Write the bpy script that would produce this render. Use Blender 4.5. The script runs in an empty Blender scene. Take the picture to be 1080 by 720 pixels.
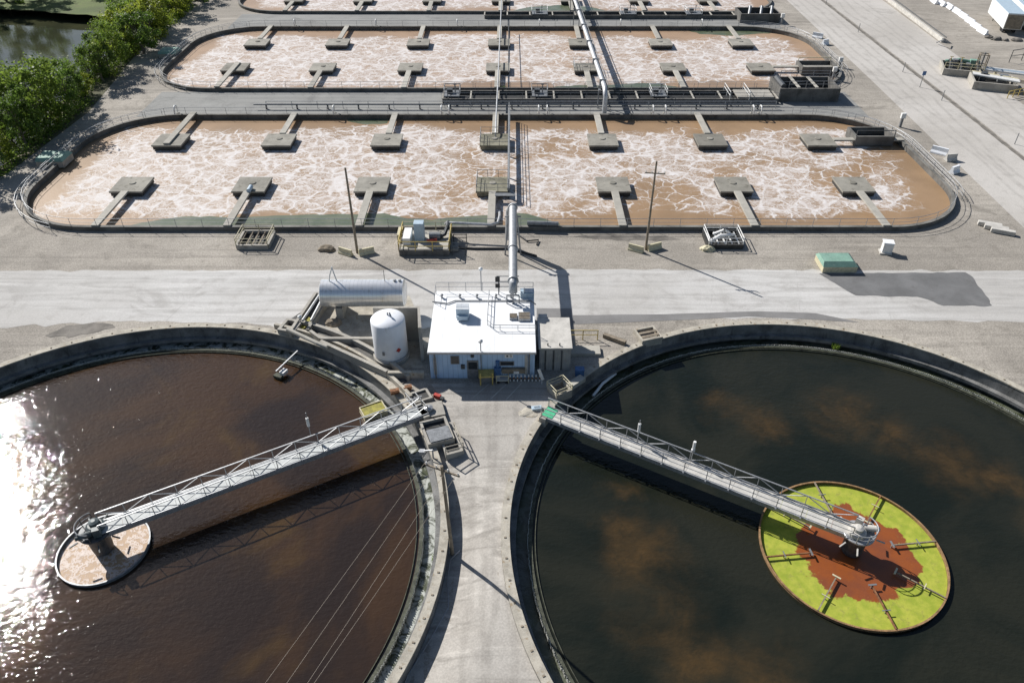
import bpy, bmesh, math, random
from mathutils import Vector, Matrix, noise
from mathutils.geometry import delaunay_2d_cdt
random.seed(7)
S = bpy.context.scene
COL = S.collection
PI = math.pi
R = math.radians

# ------------------------------------------------------------------ camera maths (metres; camera above the origin looking along +Y)
F, K, U = 800.0, 620.0, 58.0
TH = math.atan(K / F)
H = U * math.cos(TH)
SS = math.hypot(F, K)

def at(px, py, z=0.0):
    """ground point of the plane at height z seen at pixel px,py of the 1080x720 photograph"""
    q = py - 360 + K
    u = (H - z) / math.cos(TH)
    return Vector(((px - 540) / q * u, SS / q * u - u * math.sin(TH), z))

# ------------------------------------------------------------------ materials
def nodes_of(name):
    m = bpy.data.materials.new(name); m.use_nodes = True
    nt = m.node_tree; nt.nodes.clear()
    return m, nt

class NT:
    def __init__(s, name):
        s.m, s.t = nodes_of(name)
        s.out = s.n('ShaderNodeOutputMaterial')
        s.b = s.n('ShaderNodeBsdfPrincipled')
        s.l(s.b.outputs[0], s.out.inputs[0])
    def n(s, ty, **kw):
        x = s.t.nodes.new(ty)
        for k, v in kw.items(): setattr(x, k, v)
        return x
    def l(s, a, b): s.t.links.new(a, b)
    def val(s, sock, v):
        if isinstance(v, (int, float)): sock.default_value = v
        elif isinstance(v, (tuple, list)):
            sock.default_value = (*v, 1) if len(v) == 3 and len(sock.default_value) == 4 else v
        else: s.l(v, sock)
    def math(s, op, a, b=0.0, c=None, clamp=False):
        x = s.n('ShaderNodeMath', operation=op, use_clamp=clamp)
        s.val(x.inputs[0], a); s.val(x.inputs[1], b)
        if c is not None: s.val(x.inputs[2], c)
        return x.outputs[0]
    def noise(s, vec, scale, detail=4, rough=.55, dist=0.0, col=False):
        x = s.n('ShaderNodeTexNoise'); s.l(vec, x.inputs['Vector'])
        x.inputs['Scale'].default_value = scale; x.inputs['Detail'].default_value = detail
        x.inputs['Roughness'].default_value = rough; x.inputs['Distortion'].default_value = dist
        return x.outputs['Color' if col else 'Fac']
    def voro(s, vec, scale, feature='DISTANCE_TO_EDGE', rnd=1.0):
        x = s.n('ShaderNodeTexVoronoi', feature=feature); s.l(vec, x.inputs['Vector'])
        x.inputs['Scale'].default_value = scale; x.inputs['Randomness'].default_value = rnd
        return x.outputs['Distance']
    def ramp(s, f, lo, hi, a=0.0, b=1.0):
        x = s.n('ShaderNodeMapRange', interpolation_type='SMOOTHSTEP')
        s.val(x.inputs[0], f); s.val(x.inputs[1], lo); s.val(x.inputs[2], hi); s.val(x.inputs[3], a); s.val(x.inputs[4], b)
        return x.outputs[0]
    def mix(s, f, a, b):
        x = s.n('ShaderNodeMix', data_type='RGBA')
        s.val(x.inputs[0], f); s.val(x.inputs[6], a); s.val(x.inputs[7], b)
        return x.outputs[2]
    def pos(s): return s.n('ShaderNodeNewGeometry').outputs['Position']
    def obj(s): return s.n('ShaderNodeTexCoord').outputs['Object']
    def mapping(s, vec, scale=(1, 1, 1), loc=(0, 0, 0), rot=(0, 0, 0)):
        x = s.n('ShaderNodeMapping'); s.l(vec, x.inputs[0])
        x.inputs['Scale'].default_value = scale; x.inputs['Location'].default_value = loc; x.inputs['Rotation'].default_value = rot
        return x.outputs[0]
    def xyz(s, vec):
        x = s.n('ShaderNodeSeparateXYZ'); s.l(vec, x.inputs[0]); return x.outputs
    def bump(s, h, strength=.3, dist=.05, normal=None):
        x = s.n('ShaderNodeBump'); s.l(h, x.inputs['Height'])
        x.inputs['Strength'].default_value = strength; x.inputs['Distance'].default_value = dist
        if normal is not None: s.l(normal, x.inputs['Normal'])
        return x.outputs[0]
    def set(s, **kw):
        nm = dict(col='Base Color', rough='Roughness', metal='Metallic', ior='IOR', normal='Normal', spec='Specular IOR Level')
        for k, v in kw.items(): s.val(s.b.inputs[nm[k]], v)
        return s.m

def mat(name, col, rough=.8, var=.18, scale=1.5, metal=0.0, stain=None, bump=0.0, fine=12.0, streak=False, rnd=0.0):
    """weathered surface: two noise scales of tone, optional stain colour with a shape of its own"""
    k = NT(name); o = k.pos()
    n1 = k.noise(o, scale, 5, .6); n2 = k.noise(o, fine, 3, .6)
    t = k.math('ADD', k.math('MULTIPLY', n1, .65), k.math('MULTIPLY', n2, .35))
    lo = tuple(c * (1 - var * 1.6) for c in col); hi = tuple(min(1, c * (1 + var * 1.3)) for c in col)
    c = k.mix(k.ramp(t, .3, .7), lo, hi)
    if stain:
        v = k.mapping(o, (1, 1, .22)) if streak else o
        sn = k.noise(v, scale * 2.3, 6, .65, .4)
        c = k.mix(k.ramp(sn, .54, .7, 0, .85), c, stain)
    if rnd:
        oi = k.n('ShaderNodeObjectInfo').outputs['Random']
        c = k.mix(k.math('MULTIPLY', oi, rnd), c, tuple(v * .55 for v in (stain or col)))
    kw = {}
    if bump: kw['normal'] = k.bump(n2, bump, .03)
    return k.set(col=c, rough=rough, metal=metal, **kw)

M = {}
def roof_mat():
    k = NT('white_roof_membrane'); p = k.pos(); x = k.xyz(p)
    c = k.mix(k.ramp(k.noise(p, .5, 6, .65), .35, .7), (.80, .81, .82), (.70, .71, .71))
    seam = k.math('LESS_THAN', k.math('FRACT', k.math('MULTIPLY', x[0], .62)), .03)
    c = k.mix(k.math('MULTIPLY', seam, .5), c, (.52, .53, .53))
    st = k.ramp(k.noise(k.mapping(p, (1.2, .5, 1)), .9, 6, .7), .6, .75, 0, .5)
    return k.set(col=k.mix(st, c, (.52, .51, .48)), rough=.7)
M['concrete'] = mat('concrete', (.36, .34, .30), .9, .16, .6, stain=(.22, .20, .17), bump=.2)
M['slab'] = mat('slab_concrete', (.30, .285, .245), .9, .2, .5, stain=(.15, .14, .11), bump=.25, rnd=.55)
M['slab_dirty'] = mat('mossy_concrete', (.20, .19, .14), .9, .25, .8, stain=(.09, .10, .055), bump=.25)
M['walk'] = mat('walkway_concrete', (.42, .40, .35), .9, .12, .8, stain=(.30, .28, .24), rnd=.35)
M['basinwall'] = mat('basin_wall_concrete', (.13, .125, .115), .9, .3, .5, stain=(.06, .058, .052), streak=True)
M['basincoping'] = mat('dark_basin_coping', (.17, .165, .15), .9, .3, .4, stain=(.08, .078, .07))
M['coping'] = mat('coping_concrete', (.40, .37, .31), .9, .2, 1.1, stain=(.26, .19, .11), bump=.2)
M['tankwall'] = mat('tank_wall_concrete', (.17, .17, .165), .85, .35, .7, stain=(.055, .055, .05), streak=True)
M['algae'] = mat('algae_concrete', (.055, .06, .04), .8, .5, 1.8, stain=(.11, .11, .08))
M['weir'] = mat('weir_plate', (.48, .48, .44), .6, .3, 1.3, stain=(.14, .15, .10))
M['darkhole'] = mat('dark_recess_shade', (.035, .035, .033), .6, .3, 2)  # near-black colour stands in for shade in recesses and under decks
M['galv'] = mat('galvanised_steel', (.40, .41, .42), .5, .15, 3, metal=.5)
M['hub_dark'] = mat('dark_teal_machinery_paint', (.075, .095, .10), .5, .3, 2, stain=(.2, .2, .19))
M['pale_galv'] = mat('pale_galvanised_pipe', (.55, .56, .57), .45, .12, 2, metal=.4, stain=(.42, .41, .40))
M['white_steel'] = mat('white_painted_steel', (.74, .74, .72), .5, .08, 3, stain=(.55, .52, .47))
M['deck'] = mat('pale_deck_grating', (.50, .485, .45), .75, .15, 1.2, stain=(.36, .34, .30))
M['dark_steel'] = mat('dark_steel', (.07, .075, .08), .5, .3, 3, metal=.2)
M['grey_steel'] = mat('grey_steel', (.22, .23, .24), .5, .2, 3, metal=.3)
M['yellow'] = mat('faded_yellow_paint', (.50, .38, .11), .6, .2, 4, stain=(.35, .27, .14))
M['cream'] = mat('cream_paint', (.55, .50, .34), .6, .15, 4)
M['rust'] = mat('rusty_steel', (.22, .10, .045), .85, .35, 3, stain=(.10, .045, .02))
M['rim_rust'] = mat('tan_rusted_rim', (.27, .16, .075), .85, .3, 2, stain=(.10, .06, .03))
M['roofwhite'] = roof_mat()
M['sky_lit_siding'] = None
M['blue_paint'] = mat('blue_paint', (.06, .14, .30), .5, .2, 4)
M['pale_blue'] = mat('pale_blue_paint', (.40, .50, .58), .5, .1, 4)
M['glass'] = mat('dark_window_glass', (.03, .035, .04), .12, .2, 2)
M['red'] = mat('red_paint', (.42, .05, .035), .5, .2, 5)
M['green_mat'] = mat('green_paint', (.06, .42, .22), .7, .12, 4)
M['green_roof'] = mat('faded_green_sheet', (.20, .34, .27), .6, .12, 1.5, stain=(.30, .40, .34))
M['wood'] = mat('weathered_timber', (.24, .20, .15), .9, .25, 2, stain=(.13, .11, .08))
M['black'] = mat('black_rubber', (.02, .02, .022), .6, .2, 3)
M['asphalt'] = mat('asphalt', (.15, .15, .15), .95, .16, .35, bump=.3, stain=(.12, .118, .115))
M['asphalt2'] = mat('worn_asphalt', (.20, .195, .19), .95, .15, .3, bump=.3)
M['mud'] = mat('damp_mud', (.17, .155, .135), .9, .3, .6)
M['soil'] = mat('bare_soil', (.20, .165, .12), .95, .3, .8)
M['stone'] = mat('pale_stone', (.50, .48, .44), .9, .15, 1.2)
M['wire'] = mat('dull_wire', (.21, .17, .13), .6, .05, 3)
M['tank_white'] = mat('white_tank_paint', (.76, .78, .81), .5, .05, .7, stain=(.60, .57, .53), streak=True)
M['grating'] = mat('pale_bridge_grating', (.47, .49, .48), .65, .12, 1.2, stain=(.37, .38, .36))
M['bark'] = mat('bark', (.16, .13, .10), .95, .3, 3)
M['palebark'] = mat('pale_bark', (.40, .37, .32), .95, .25, 2)
M['sludge'] = mat('yellow_sludge', (.27, .25, .035), .7, .3, 2.5, stain=(.25, .14, .03))

def siding():
    k = NT('sky_tinted_siding'); p = k.pos(); x = k.xyz(p)
    w = k.math('FRACT', k.math('MULTIPLY', x[0], 2.2))
    groove = k.math('LESS_THAN', w, .10)
    c = k.mix(k.ramp(k.noise(p, 1.1, 4), .3, .7), (.38, .54, .74), (.47, .62, .80))  # blue sky light on the shaded front put into the base colour
    c = k.mix(groove, c, (.28, .41, .58))
    return k.set(col=c, rough=.6, normal=k.bump(w, .3, .03))
M['sky_lit_siding'] = siding()
def corrug():
    k = NT('corrugated_grey_sheet'); p = k.pos(); x = k.xyz(p)
    w = k.math('SINE', k.math('MULTIPLY', k.math('ADD', x[0], x[1]), 24))
    c = k.mix(k.ramp(k.noise(p, 1.2, 5), .3, .7), (.26, .26, .25), (.38, .37, .35))
    return k.set(col=c, rough=.6, normal=k.bump(w, .5, .03))
M['corrug'] = corrug()
def cladding():
    k = NT('bright_aluminium_cladding'); o = k.obj(); x = k.xyz(o)
    w = k.math('FRACT', k.math('MULTIPLY', x[0], 2.6))
    seam = k.math('LESS_THAN', w, .06)
    c = k.mix(k.ramp(k.noise(o, 1.0, 4), .3, .7), (.86, .86, .85), (.92, .92, .91))
    st = k.ramp(k.noise(k.mapping(o, (1, 1, .5)), 1.3, 5, .6), .56, .72, 0, .7)
    c = k.mix(st, c, (.46, .40, .30))
    c = k.mix(seam, c, (.6, .6, .6))
    return k.set(col=c, rough=.25, metal=.6, normal=k.bump(w, .15, .02))
M['cladding'] = cladding()

def ground_mat(name, a, b, c2, streak=0.0, big=.05, seams=False, pebble=.35, srot=2, tracks=None):
    k = NT(name); p = k.pos()
    n1 = k.noise(p, big, 6, .62, .6); n2 = k.noise(p, .5, 6, .65); n3 = k.noise(p, 7, 3, .7)
    c = k.mix(k.ramp(n1, .35, .65), a, b)
    c = k.mix(k.ramp(n2, .5, .72, 0, .55), c, c2)
    ns = k.noise(k.mapping(p, loc=(31, 17, 0)), .16, 7, .68, .9)
    c = k.mix(k.ramp(ns, .54, .70, 0, .6), c, tuple(v * .78 for v in c2))
    if streak:
        sv = k.noise(k.mapping(p, (.035, .9, 1), rot=(0, 0, R(-srot))), 1.0, 5, .6, .8)
        c = k.mix(k.ramp(sv, .5, .66, 0, streak), c, tuple(v * .72 for v in a))
        sv2 = k.noise(k.mapping(p, (.05, .7, 1), loc=(7, 3, 0), rot=(0, 0, R(-srot - 6))), 1.0, 4, .6, 1.0)
        c = k.mix(k.ramp(sv2, .54, .7, 0, streak), c, tuple(min(1, v * 1.22) for v in b))
    if tracks:
        ax, lst = tracks; X = k.xyz(p); other = k.noise(p, .035, 3, .5)
        f = None
        for c0, amp in lst:
            v = k.math('ADD', k.math('SUBTRACT', X[ax], c0), k.math('MULTIPLY', k.math('SUBTRACT', other, .5), amp))
            v = k.math('ABSOLUTE', k.math('SUBTRACT', k.math('ABSOLUTE', v), .9))
            g = k.ramp(v, .10, .42, 1, 0); f = g if f is None else k.math('MAXIMUM', f, g)
        c = k.mix(k.math('MULTIPLY', f, k.ramp(n2, .3, .65, .08, .5)), c, tuple(q * .74 for q in a))
    sp = k.ramp(n3, .3, .75, 1 - pebble * .5, 1 + pebble * .4)
    mul = k.n('ShaderNodeMix', data_type='RGBA', blend_type='MULTIPLY'); mul.inputs[0].default_value = 1
    k.l(c, mul.inputs[6]); cc = k.n('ShaderNodeCombineColor')
    for i in range(3): k.l(sp, cc.inputs[i])
    k.l(cc.outputs[0], mul.inputs[7]); c = mul.outputs[2]
    if seams:
        x = k.xyz(k.mapping(p, rot=(0, 0, R(seams[0]))))
        fx = k.math('ABSOLUTE', k.math('SUBTRACT', k.math('FRACT', k.math('DIVIDE', x[0], seams[1])), .5))
        fy = k.math('ABSOLUTE', k.math('SUBTRACT', k.math('FRACT', k.math('DIVIDE', x[1], seams[2])), .5))
        ln = k.math('MAXIMUM', k.math('LESS_THAN', fx, .07 / seams[1]), k.math('LESS_THAN', fy, .06 / seams[2]))
        ln = k.math('MULTIPLY', ln, k.ramp(n2, .4, .65, .0, .3))
        c = k.mix(ln, c, tuple(v * .6 for v in a))
    return k.set(col=c, rough=.95, normal=k.bump(n3, .35, .03))
M['gravel'] = ground_mat('gravel_ground', (.275, .25, .215), (.40, .365, .315), (.20, .18, .15), streak=.4, pebble=.6)
M['road'] = ground_mat('worn_concrete_road', (.44, .425, .40), (.52, .51, .49), (.38, .36, .335), streak=.45, seams=(14, 9.0, 6.5), pebble=.2, tracks=(1, [(65.5, 5), (68.6, -6), (70.2, 9)]))
M['road2'] = ground_mat('pale_haul_road', (.42, .395, .36), (.50, .475, .44), (.35, .33, .30), streak=0, seams=(3, 11.0, 13.0), pebble=.25, tracks=(0, [(66.5, 6), (69.8, -5), (77, 7), (81, -6)]))
M['corridor'] = ground_mat('pale_packed_yard', (.35, .325, .29), (.45, .425, .385), (.28, .262, .238), streak=.75, big=.10, srot=84, tracks=(0, [(-2.4, 9), (-.9, -6)]), pebble=.3)
M['strip'] = ground_mat('grey_walk_strip', (.22, .22, .21), (.28, .28, .265), (.17, .17, .165), streak=.3, pebble=.3)
M['grass'] = ground_mat('grass_bank', (.07, .10, .025), (.12, .16, .04), (.10, .085, .05), big=.1, pebble=.8)
M['bankside'] = ground_mat('green_brown_bank_soil', (.07, .075, .035), (.12, .11, .06), (.14, .12, .09), big=.15, pebble=.8)  # green and brown soil of the river bank

def foam_mat(name, x0, x1, y0, y1, dens, tan=(.325, .215, .125)):
    k = NT(name); p = k.pos(); X = k.xyz(p)
    e = k.math('MINIMUM', k.math('MINIMUM', k.math('SUBTRACT', X[0], x0), k.math('SUBTRACT', x1, X[0])),
               k.math('MINIMUM', k.math('SUBTRACT', X[1], y0), k.math('SUBTRACT', y1, X[1])))
    big = k.noise(p, .045, 4, .55, .5)
    e2 = k.math('ADD', e, k.math('MULTIPLY', k.math('SUBTRACT', big, .5), 14))
    edge = k.ramp(e2, 1.0, 7.5)
    wv = k.n('ShaderNodeVectorMath', operation='MULTIPLY_ADD')
    k.l(k.noise(p, .22, 4, .6, col=True), wv.inputs[0]); wv.inputs[1].default_value = (3.6, 3.6, 0); k.l(p, wv.inputs[2])
    w = wv.outputs[0]
    wf = k.n('ShaderNodeVectorMath', operation='MULTIPLY_ADD')
    k.l(k.noise(p, 1.3, 3, .6, col=True), wf.inputs[0]); wf.inputs[1].default_value = (.9, .9, 0); k.l(w, wf.inputs[2])
    w = wf.outputs[0]
    xg = k.ramp(X[0], -45, 10, 1.0, 0.1)
    D = k.math('ADD', k.math('ADD', k.ramp(k.noise(p, .085, 4, .6, .8), .32, .68), k.math('MULTIPLY', xg, .45)), dens - .45)
    D = k.math('MULTIPLY', D, edge, clamp=True)
    v1 = k.voro(k.mapping(w, (.80, 1, 1)), .45); v2 = k.voro(k.mapping(w, (.75, 1, 1), loc=(3, 8, 0)), 1.1)
    th1 = k.math('MULTIPLY', k.ramp(D, 0, 1, .025, .10), k.ramp(k.noise(w, .35, 3), .3, .7, .45, 1.6))
    l1 = k.ramp(k.math('DIVIDE', v1, th1), .15, 1.2, 1, 0)
    l2 = k.ramp(k.math('DIVIDE', v2, th1), .10, .95, .8, 0)
    l2 = k.math('MULTIPLY', l2, k.ramp(D, .2, .8))
    rg = k.math('ABSOLUTE', k.math('SUBTRACT', k.noise(p, .42, 7, .62, 1.6), .5))
    l3 = k.math('MULTIPLY', k.ramp(k.math('DIVIDE', rg, k.ramp(D, 0, 1, .012, .05)), .2, 1.0, 1, 0), k.ramp(D, .05, .5, 0, .62))
    rg2 = k.math('ABSOLUTE', k.math('SUBTRACT', k.noise(k.mapping(p, loc=(5, 9, 0)), .95, 6, .62, 1.2), .5))
    l4 = k.math('MULTIPLY', k.ramp(k.math('DIVIDE', rg2, k.ramp(D, 0, 1, .01, .045)), .2, 1.0, 1, 0), k.ramp(D, .2, .9, 0, .4))
    cloud = k.math('MULTIPLY', k.ramp(k.noise(w, .5, 6, .7), .50, .72), k.ramp(D, .6, 1.3, 0, .6))
    f = k.math('MAXIMUM', k.math('MAXIMUM', k.math('MULTIPLY', l1, k.ramp(D, .02, .35, 0, .98)), l2), k.math('MAXIMUM', cloud, k.math('MAXIMUM', l3, l4)))
    f = k.math('MULTIPLY', f, k.ramp(k.noise(w, 2.2, 4, .65), .25, .6, .5, 1))
    f = k.math('MULTIPLY', f, k.ramp(edge, 0, .55), clamp=True)
    base = k.mix(k.ramp(k.noise(p, .12, 4, .6), .35, .65), tan, tuple(c * .82 for c in tan))
    base = k.mix(k.math('MULTIPLY', k.ramp(D, .15, 1.0, 0, .85), k.ramp(k.noise(w, .7, 5, .65), .3, .62)), base, (.405, .32, .255))
    c = k.mix(f, base, (.645, .62, .605))
    h = k.math('ADD', f, k.math('MULTIPLY', k.noise(p, 2.5, 3), .4))
    return k.set(col=c, rough=k.ramp(f, 0, 1, .45, .75), ior=1.33, normal=k.bump(h, .25, .08))

def tank_water(name, c0, c1, c2, scale=.07, cover=.56, rip=.5, blobs=None, ior=1.33):
    k = NT(name); p = k.pos()
    n = k.noise(p, scale, 5, .6, .7); n2 = k.noise(k.mapping(p, loc=(11, 4, 0)), scale * 2.2, 5, .62, .6)
    c = k.mix(k.ramp(n, .38, .62), c0, c1)
    if blobs:
        wv = k.n('ShaderNodeVectorMath', operation='MULTIPLY_ADD')
        k.l(k.noise(p, .35, 4, .6, col=True), wv.inputs[0]); wv.inputs[1].default_value = (5, 5, 0); k.l(p, wv.inputs[2])
        f = None
        for bx, by, br in blobs:
            q = at(bx, by, -1.75); d = k.n('ShaderNodeVectorMath', operation='DISTANCE'); k.l(wv.outputs[0], d.inputs[0]); d.inputs[1].default_value = (q.x + 2.5, q.y + 2.5, -1.75)
            g = k.ramp(d.outputs['Value'], 0, br * 1.6, 1, 0)
            f = g if f is None else k.math('MAXIMUM', f, g)
        c = k.mix(k.math('MULTIPLY', f, k.math('MULTIPLY', k.ramp(n2, .3, .68, .12, 1), k.ramp(k.noise(p, .8, 6, .7, .6), .25, .6, .45, 1))), c, c2)
    else:
        c = k.mix(k.math('MULTIPLY', k.ramp(n2, cover, cover + .2, 0, .8), k.ramp(n, .36, .56, .15, 1)), c, c2)
    w1 = k.noise(k.mapping(p, (1.15, 2.0, 1), rot=(0, 0, R(35))), 1.5, 3, .55, .3)
    w2 = k.noise(p, 3.3, 3, .6)
    gust = k.ramp(k.noise(p, .06, 3, .5), .3, .7, .55, 1.2)
    h = k.math('MULTIPLY', k.math('ADD', w1, k.math('MULTIPLY', w2, .42)), gust)
    return k.set(col=c, rough=.035, ior=ior, normal=k.bump(h, rip, .16))

# ------------------------------------------------------------------ mesh builder
class MB:
    def __init__(s): s.bm = bmesh.new()
    def box(s, c, d, rz=0.0, rot=None):
        m = Matrix.Translation(Vector(c)) @ (rot if rot else Matrix.Rotation(rz, 4, 'Z')) @ Matrix.Diagonal((d[0], d[1], d[2], 1))
        bmesh.ops.create_cube(s.bm, size=1, matrix=m); return s
    def box2(s, a, b):
        return s.box(((a[0]+b[0])/2, (a[1]+b[1])/2, (a[2]+b[2])/2), (abs(b[0]-a[0]), abs(b[1]-a[1]), abs(b[2]-a[2])))
    def bar(s, a, b, w, h=None):
        a, b = Vector(a), Vector(b); d = b - a; L = d.length
        if L < 1e-5: return s
        q = d.to_track_quat('X', 'Z').to_matrix().to_4x4()
        return s.box((a + b) / 2, (L, w, h or w), rot=q)
    def tube(s, a, b, r, r2=None, n=8):
        a, b = Vector(a), Vector(b); d = b - a
        if d.length < 1e-5: return s
        q = d.to_track_quat('Z', 'Y').to_matrix().to_4x4()
        bmesh.ops.create_cone(s.bm, cap_ends=True, segments=n, radius1=r, radius2=r if r2 is None else r2, depth=d.length,
                              matrix=Matrix.Translation((a + b) / 2) @ q)
        return s
    def path(s, pts, r, n=8):
        """one swept tube through the points"""
        pts = [Vector(p) for p in pts]; rings = []
        for i, p in enumerate(pts):
            d = (pts[min(i+1, len(pts)-1)] - pts[max(i-1, 0)]).normalized()
            q = d.to_track_quat('Z', 'Y')
            rings.append([s.bm.verts.new(p + q @ Vector((r*math.cos(2*PI*j/n), r*math.sin(2*PI*j/n), 0))) for j in range(n)])
        for a, b in zip(rings, rings[1:]):
            for j in range(n): s.bm.faces.new((a[j], a[(j+1) % n], b[(j+1) % n], b[j]))
        s.bm.faces.new(rings[0][::-1]); s.bm.faces.new(rings[-1]); return s
    def lathe(s, prof, c=(0, 0, 0), n=32):
        c = Vector(c); rings = []
        for r, z in prof:
            rings.append([s.bm.verts.new(c + Vector((max(r, .001)*math.cos(2*PI*j/n), max(r, .001)*math.sin(2*PI*j/n), z))) for j in range(n)])
        for a, b in zip(rings, rings[1:]):
            for j in range(n): s.bm.faces.new((a[j], a[(j+1) % n], b[(j+1) % n], b[j]))
        s.bm.faces.new(rings[0][::-1]); s.bm.faces.new(rings[-1]); return s
    def ring(s, c, r0, r1, z0, z1, n=180, a0=0.0, a1=2*PI):
        full = abs(a1 - a0 - 2*PI) < 1e-6; q = []
        for j in range(n if full else n + 1):
            a = a0 + (a1 - a0) * j / n; cs, sn = math.cos(a), math.sin(a)
            q.append([s.bm.verts.new((c[0]+r*cs, c[1]+r*sn, z)) for r, z in ((r0, z0), (r1, z0), (r1, z1), (r0, z1))])
        m = len(q)
        for j in range(m if full else m - 1):
            a, b = q[j], q[(j+1) % m]
            for i in range(4): s.bm.faces.new((a[i], b[i], b[(i+1) % 4], a[(i+1) % 4]))
        if not full: s.bm.faces.new(q[0][::-1]); s.bm.faces.new(q[-1])
        return s
    def prism(s, poly, z0, z1):
        lo = [s.bm.verts.new((p[0], p[1], z0)) for p in poly]; hi = [s.bm.verts.new((p[0], p[1], z1)) for p in poly]
        n = len(poly); s.bm.faces.new(lo[::-1]); s.bm.faces.new(hi)
        for i in range(n): s.bm.faces.new((lo[i], lo[(i+1) % n], hi[(i+1) % n], hi[i]))
        return s
    def wall_loop(s, poly, t, z0, z1, closed=True):
        """wall of thickness t running inside the polygon line"""
        n = len(poly); P = [Vector((p[0], p[1])) for p in poly]; q = []
        for i, p in enumerate(P):
            a = P[(i-1) % n] if closed or i else P[0]; b = P[(i+1) % n] if closed or i < n-1 else P[-1]
            d = (b - a).normalized(); nr = Vector((-d.y, d.x))
            q.append([s.bm.verts.new((v.x, v.y, z)) for v, z in ((p, z0), (p + nr*t, z0), (p + nr*t, z1), (p, z1))])
        for j in range(n if closed else n - 1):
            a, b = q[j], q[(j+1) % n]
            for i in range(4): s.bm.faces.new((a[i], a[(i+1) % 4], b[(i+1) % 4], b[i]))
        if not closed: s.bm.faces.new(q[0]); s.bm.faces.new(q[-1][::-1])
        return s
    def build(s, name, m, parent=None, loc=(0, 0, 0), rz=0.0, smooth=False, bevel=0.0, label=None):
        bmesh.ops.recalc_face_normals(s.bm, faces=s.bm.faces)
        if bevel:
            bmesh.ops.bevel(s.bm, geom=s.bm.edges[:], offset=bevel, segments=2, affect='EDGES', profile=.6)
        me = bpy.data.meshes.new(name); s.bm.to_mesh(me); s.bm.free()
        if smooth:
            for f in me.polygons: f.use_smooth = True
            try: me.set_sharp_from_angle(angle=R(40))
            except Exception: pass
        me.materials.append(M[m] if isinstance(m, str) else m)
        o = bpy.data.objects.new(name, me); COL.objects.link(o)
        o.location = loc; o.rotation_euler = (0, 0, rz)
        if parent: o.parent = parent
        if label: o['label'] = label
        return o

def thing(name, label, cat, loc=(0, 0, 0), rz=0.0, group=None):
    o = bpy.data.objects.new(name, None); COL.objects.link(o)
    o.empty_display_size = .5
    o.location = loc; o.rotation_euler = (0, 0, rz)
    return tag(o, label, cat, group)
def tag(o, label, cat, group=None, kind=None):
    if label: o['label'] = label
    if cat: o['category'] = cat
    if group: o['group'] = group
    if kind: o['kind'] = kind
    return o
def copy_tree(o, parent=None):
    c = o.copy(); COL.objects.link(c); c.parent = parent
    for ch in list(o.children): copy_tree(ch, c)
    return c
def clone(o, loc, label, rz=None, group=None):
    c = copy_tree(o); c.location = loc; c['label'] = label
    if rz is not None: c.rotation_euler = (0, 0, rz)
    if group: c['group'] = group
    return c
def put(mesh_obj, parent, loc, rz=0.0):
    c = mesh_obj.copy(); COL.objects.link(c); c.parent = parent; c.location = loc; c.rotation_euler = (0, 0, rz); return c

ORD = ['first', 'second', 'third', 'fourth', 'fifth', 'sixth', 'seventh', 'eighth', 'ninth', 'tenth', 'eleventh', 'twelfth',
       'thirteenth', 'fourteenth', 'fifteenth', 'sixteenth', 'seventeenth', 'eighteenth', 'nineteenth', 'twentieth']

# ------------------------------------------------------------------ sites
CL, CR, RT = (-31.33, 35.57), (25.79, 36.03), 26.0
ZW = -1.75                                             # clarifier water level
def ss(t): t = max(0.0, min(1.0, t)); return t*t*(3-2*t)
def hgt(x, y):
    d = math.hypot(x - CL[0], y - CL[1]) - (RT + .6)
    w = ss((x + 22) / 8) * ss((14 - x) / 9) * ss((51 - y) / 13)
    return -.03 + w * (-1.1 + .8 * ss(d / 4.4))

def rrect(x0, x1, y0, y1, r, n=10):
    pts = []
    for cx, cy, a in ((x1-r, y0+r, -90), (x1-r, y1-r, 0), (x0+r, y1-r, 90), (x0+r, y0+r, 180)):
        for j in range(n + 1):
            t = R(a + 90 * j / n); pts.append((cx + r*math.cos(t), cy + r*math.sin(t)))
    return pts
BAS = [(-63.8, 58.0, 81.0, 117.5), (-63.8, 59.8, 129.0, 166.6), (-63.8, 60.5, 178.0, 215.5)]
BR = 12.0
def circle(c, r, n=180): return [(c[0] + r*math.cos(2*PI*j/n), c[1] + r*math.sin(2*PI*j/n)) for j in range(n)]

def inside(p, poly):
    x, y = p; c = False; n = len(poly); j = n - 1
    for i in range(n):
        xi, yi = poly[i]; xj, yj = poly[j]
        if (yi > y) != (yj > y) and x < (xj - xi) * (y - yi) / (yj - yi) + xi: c = not c
        j = i
    return c

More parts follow.
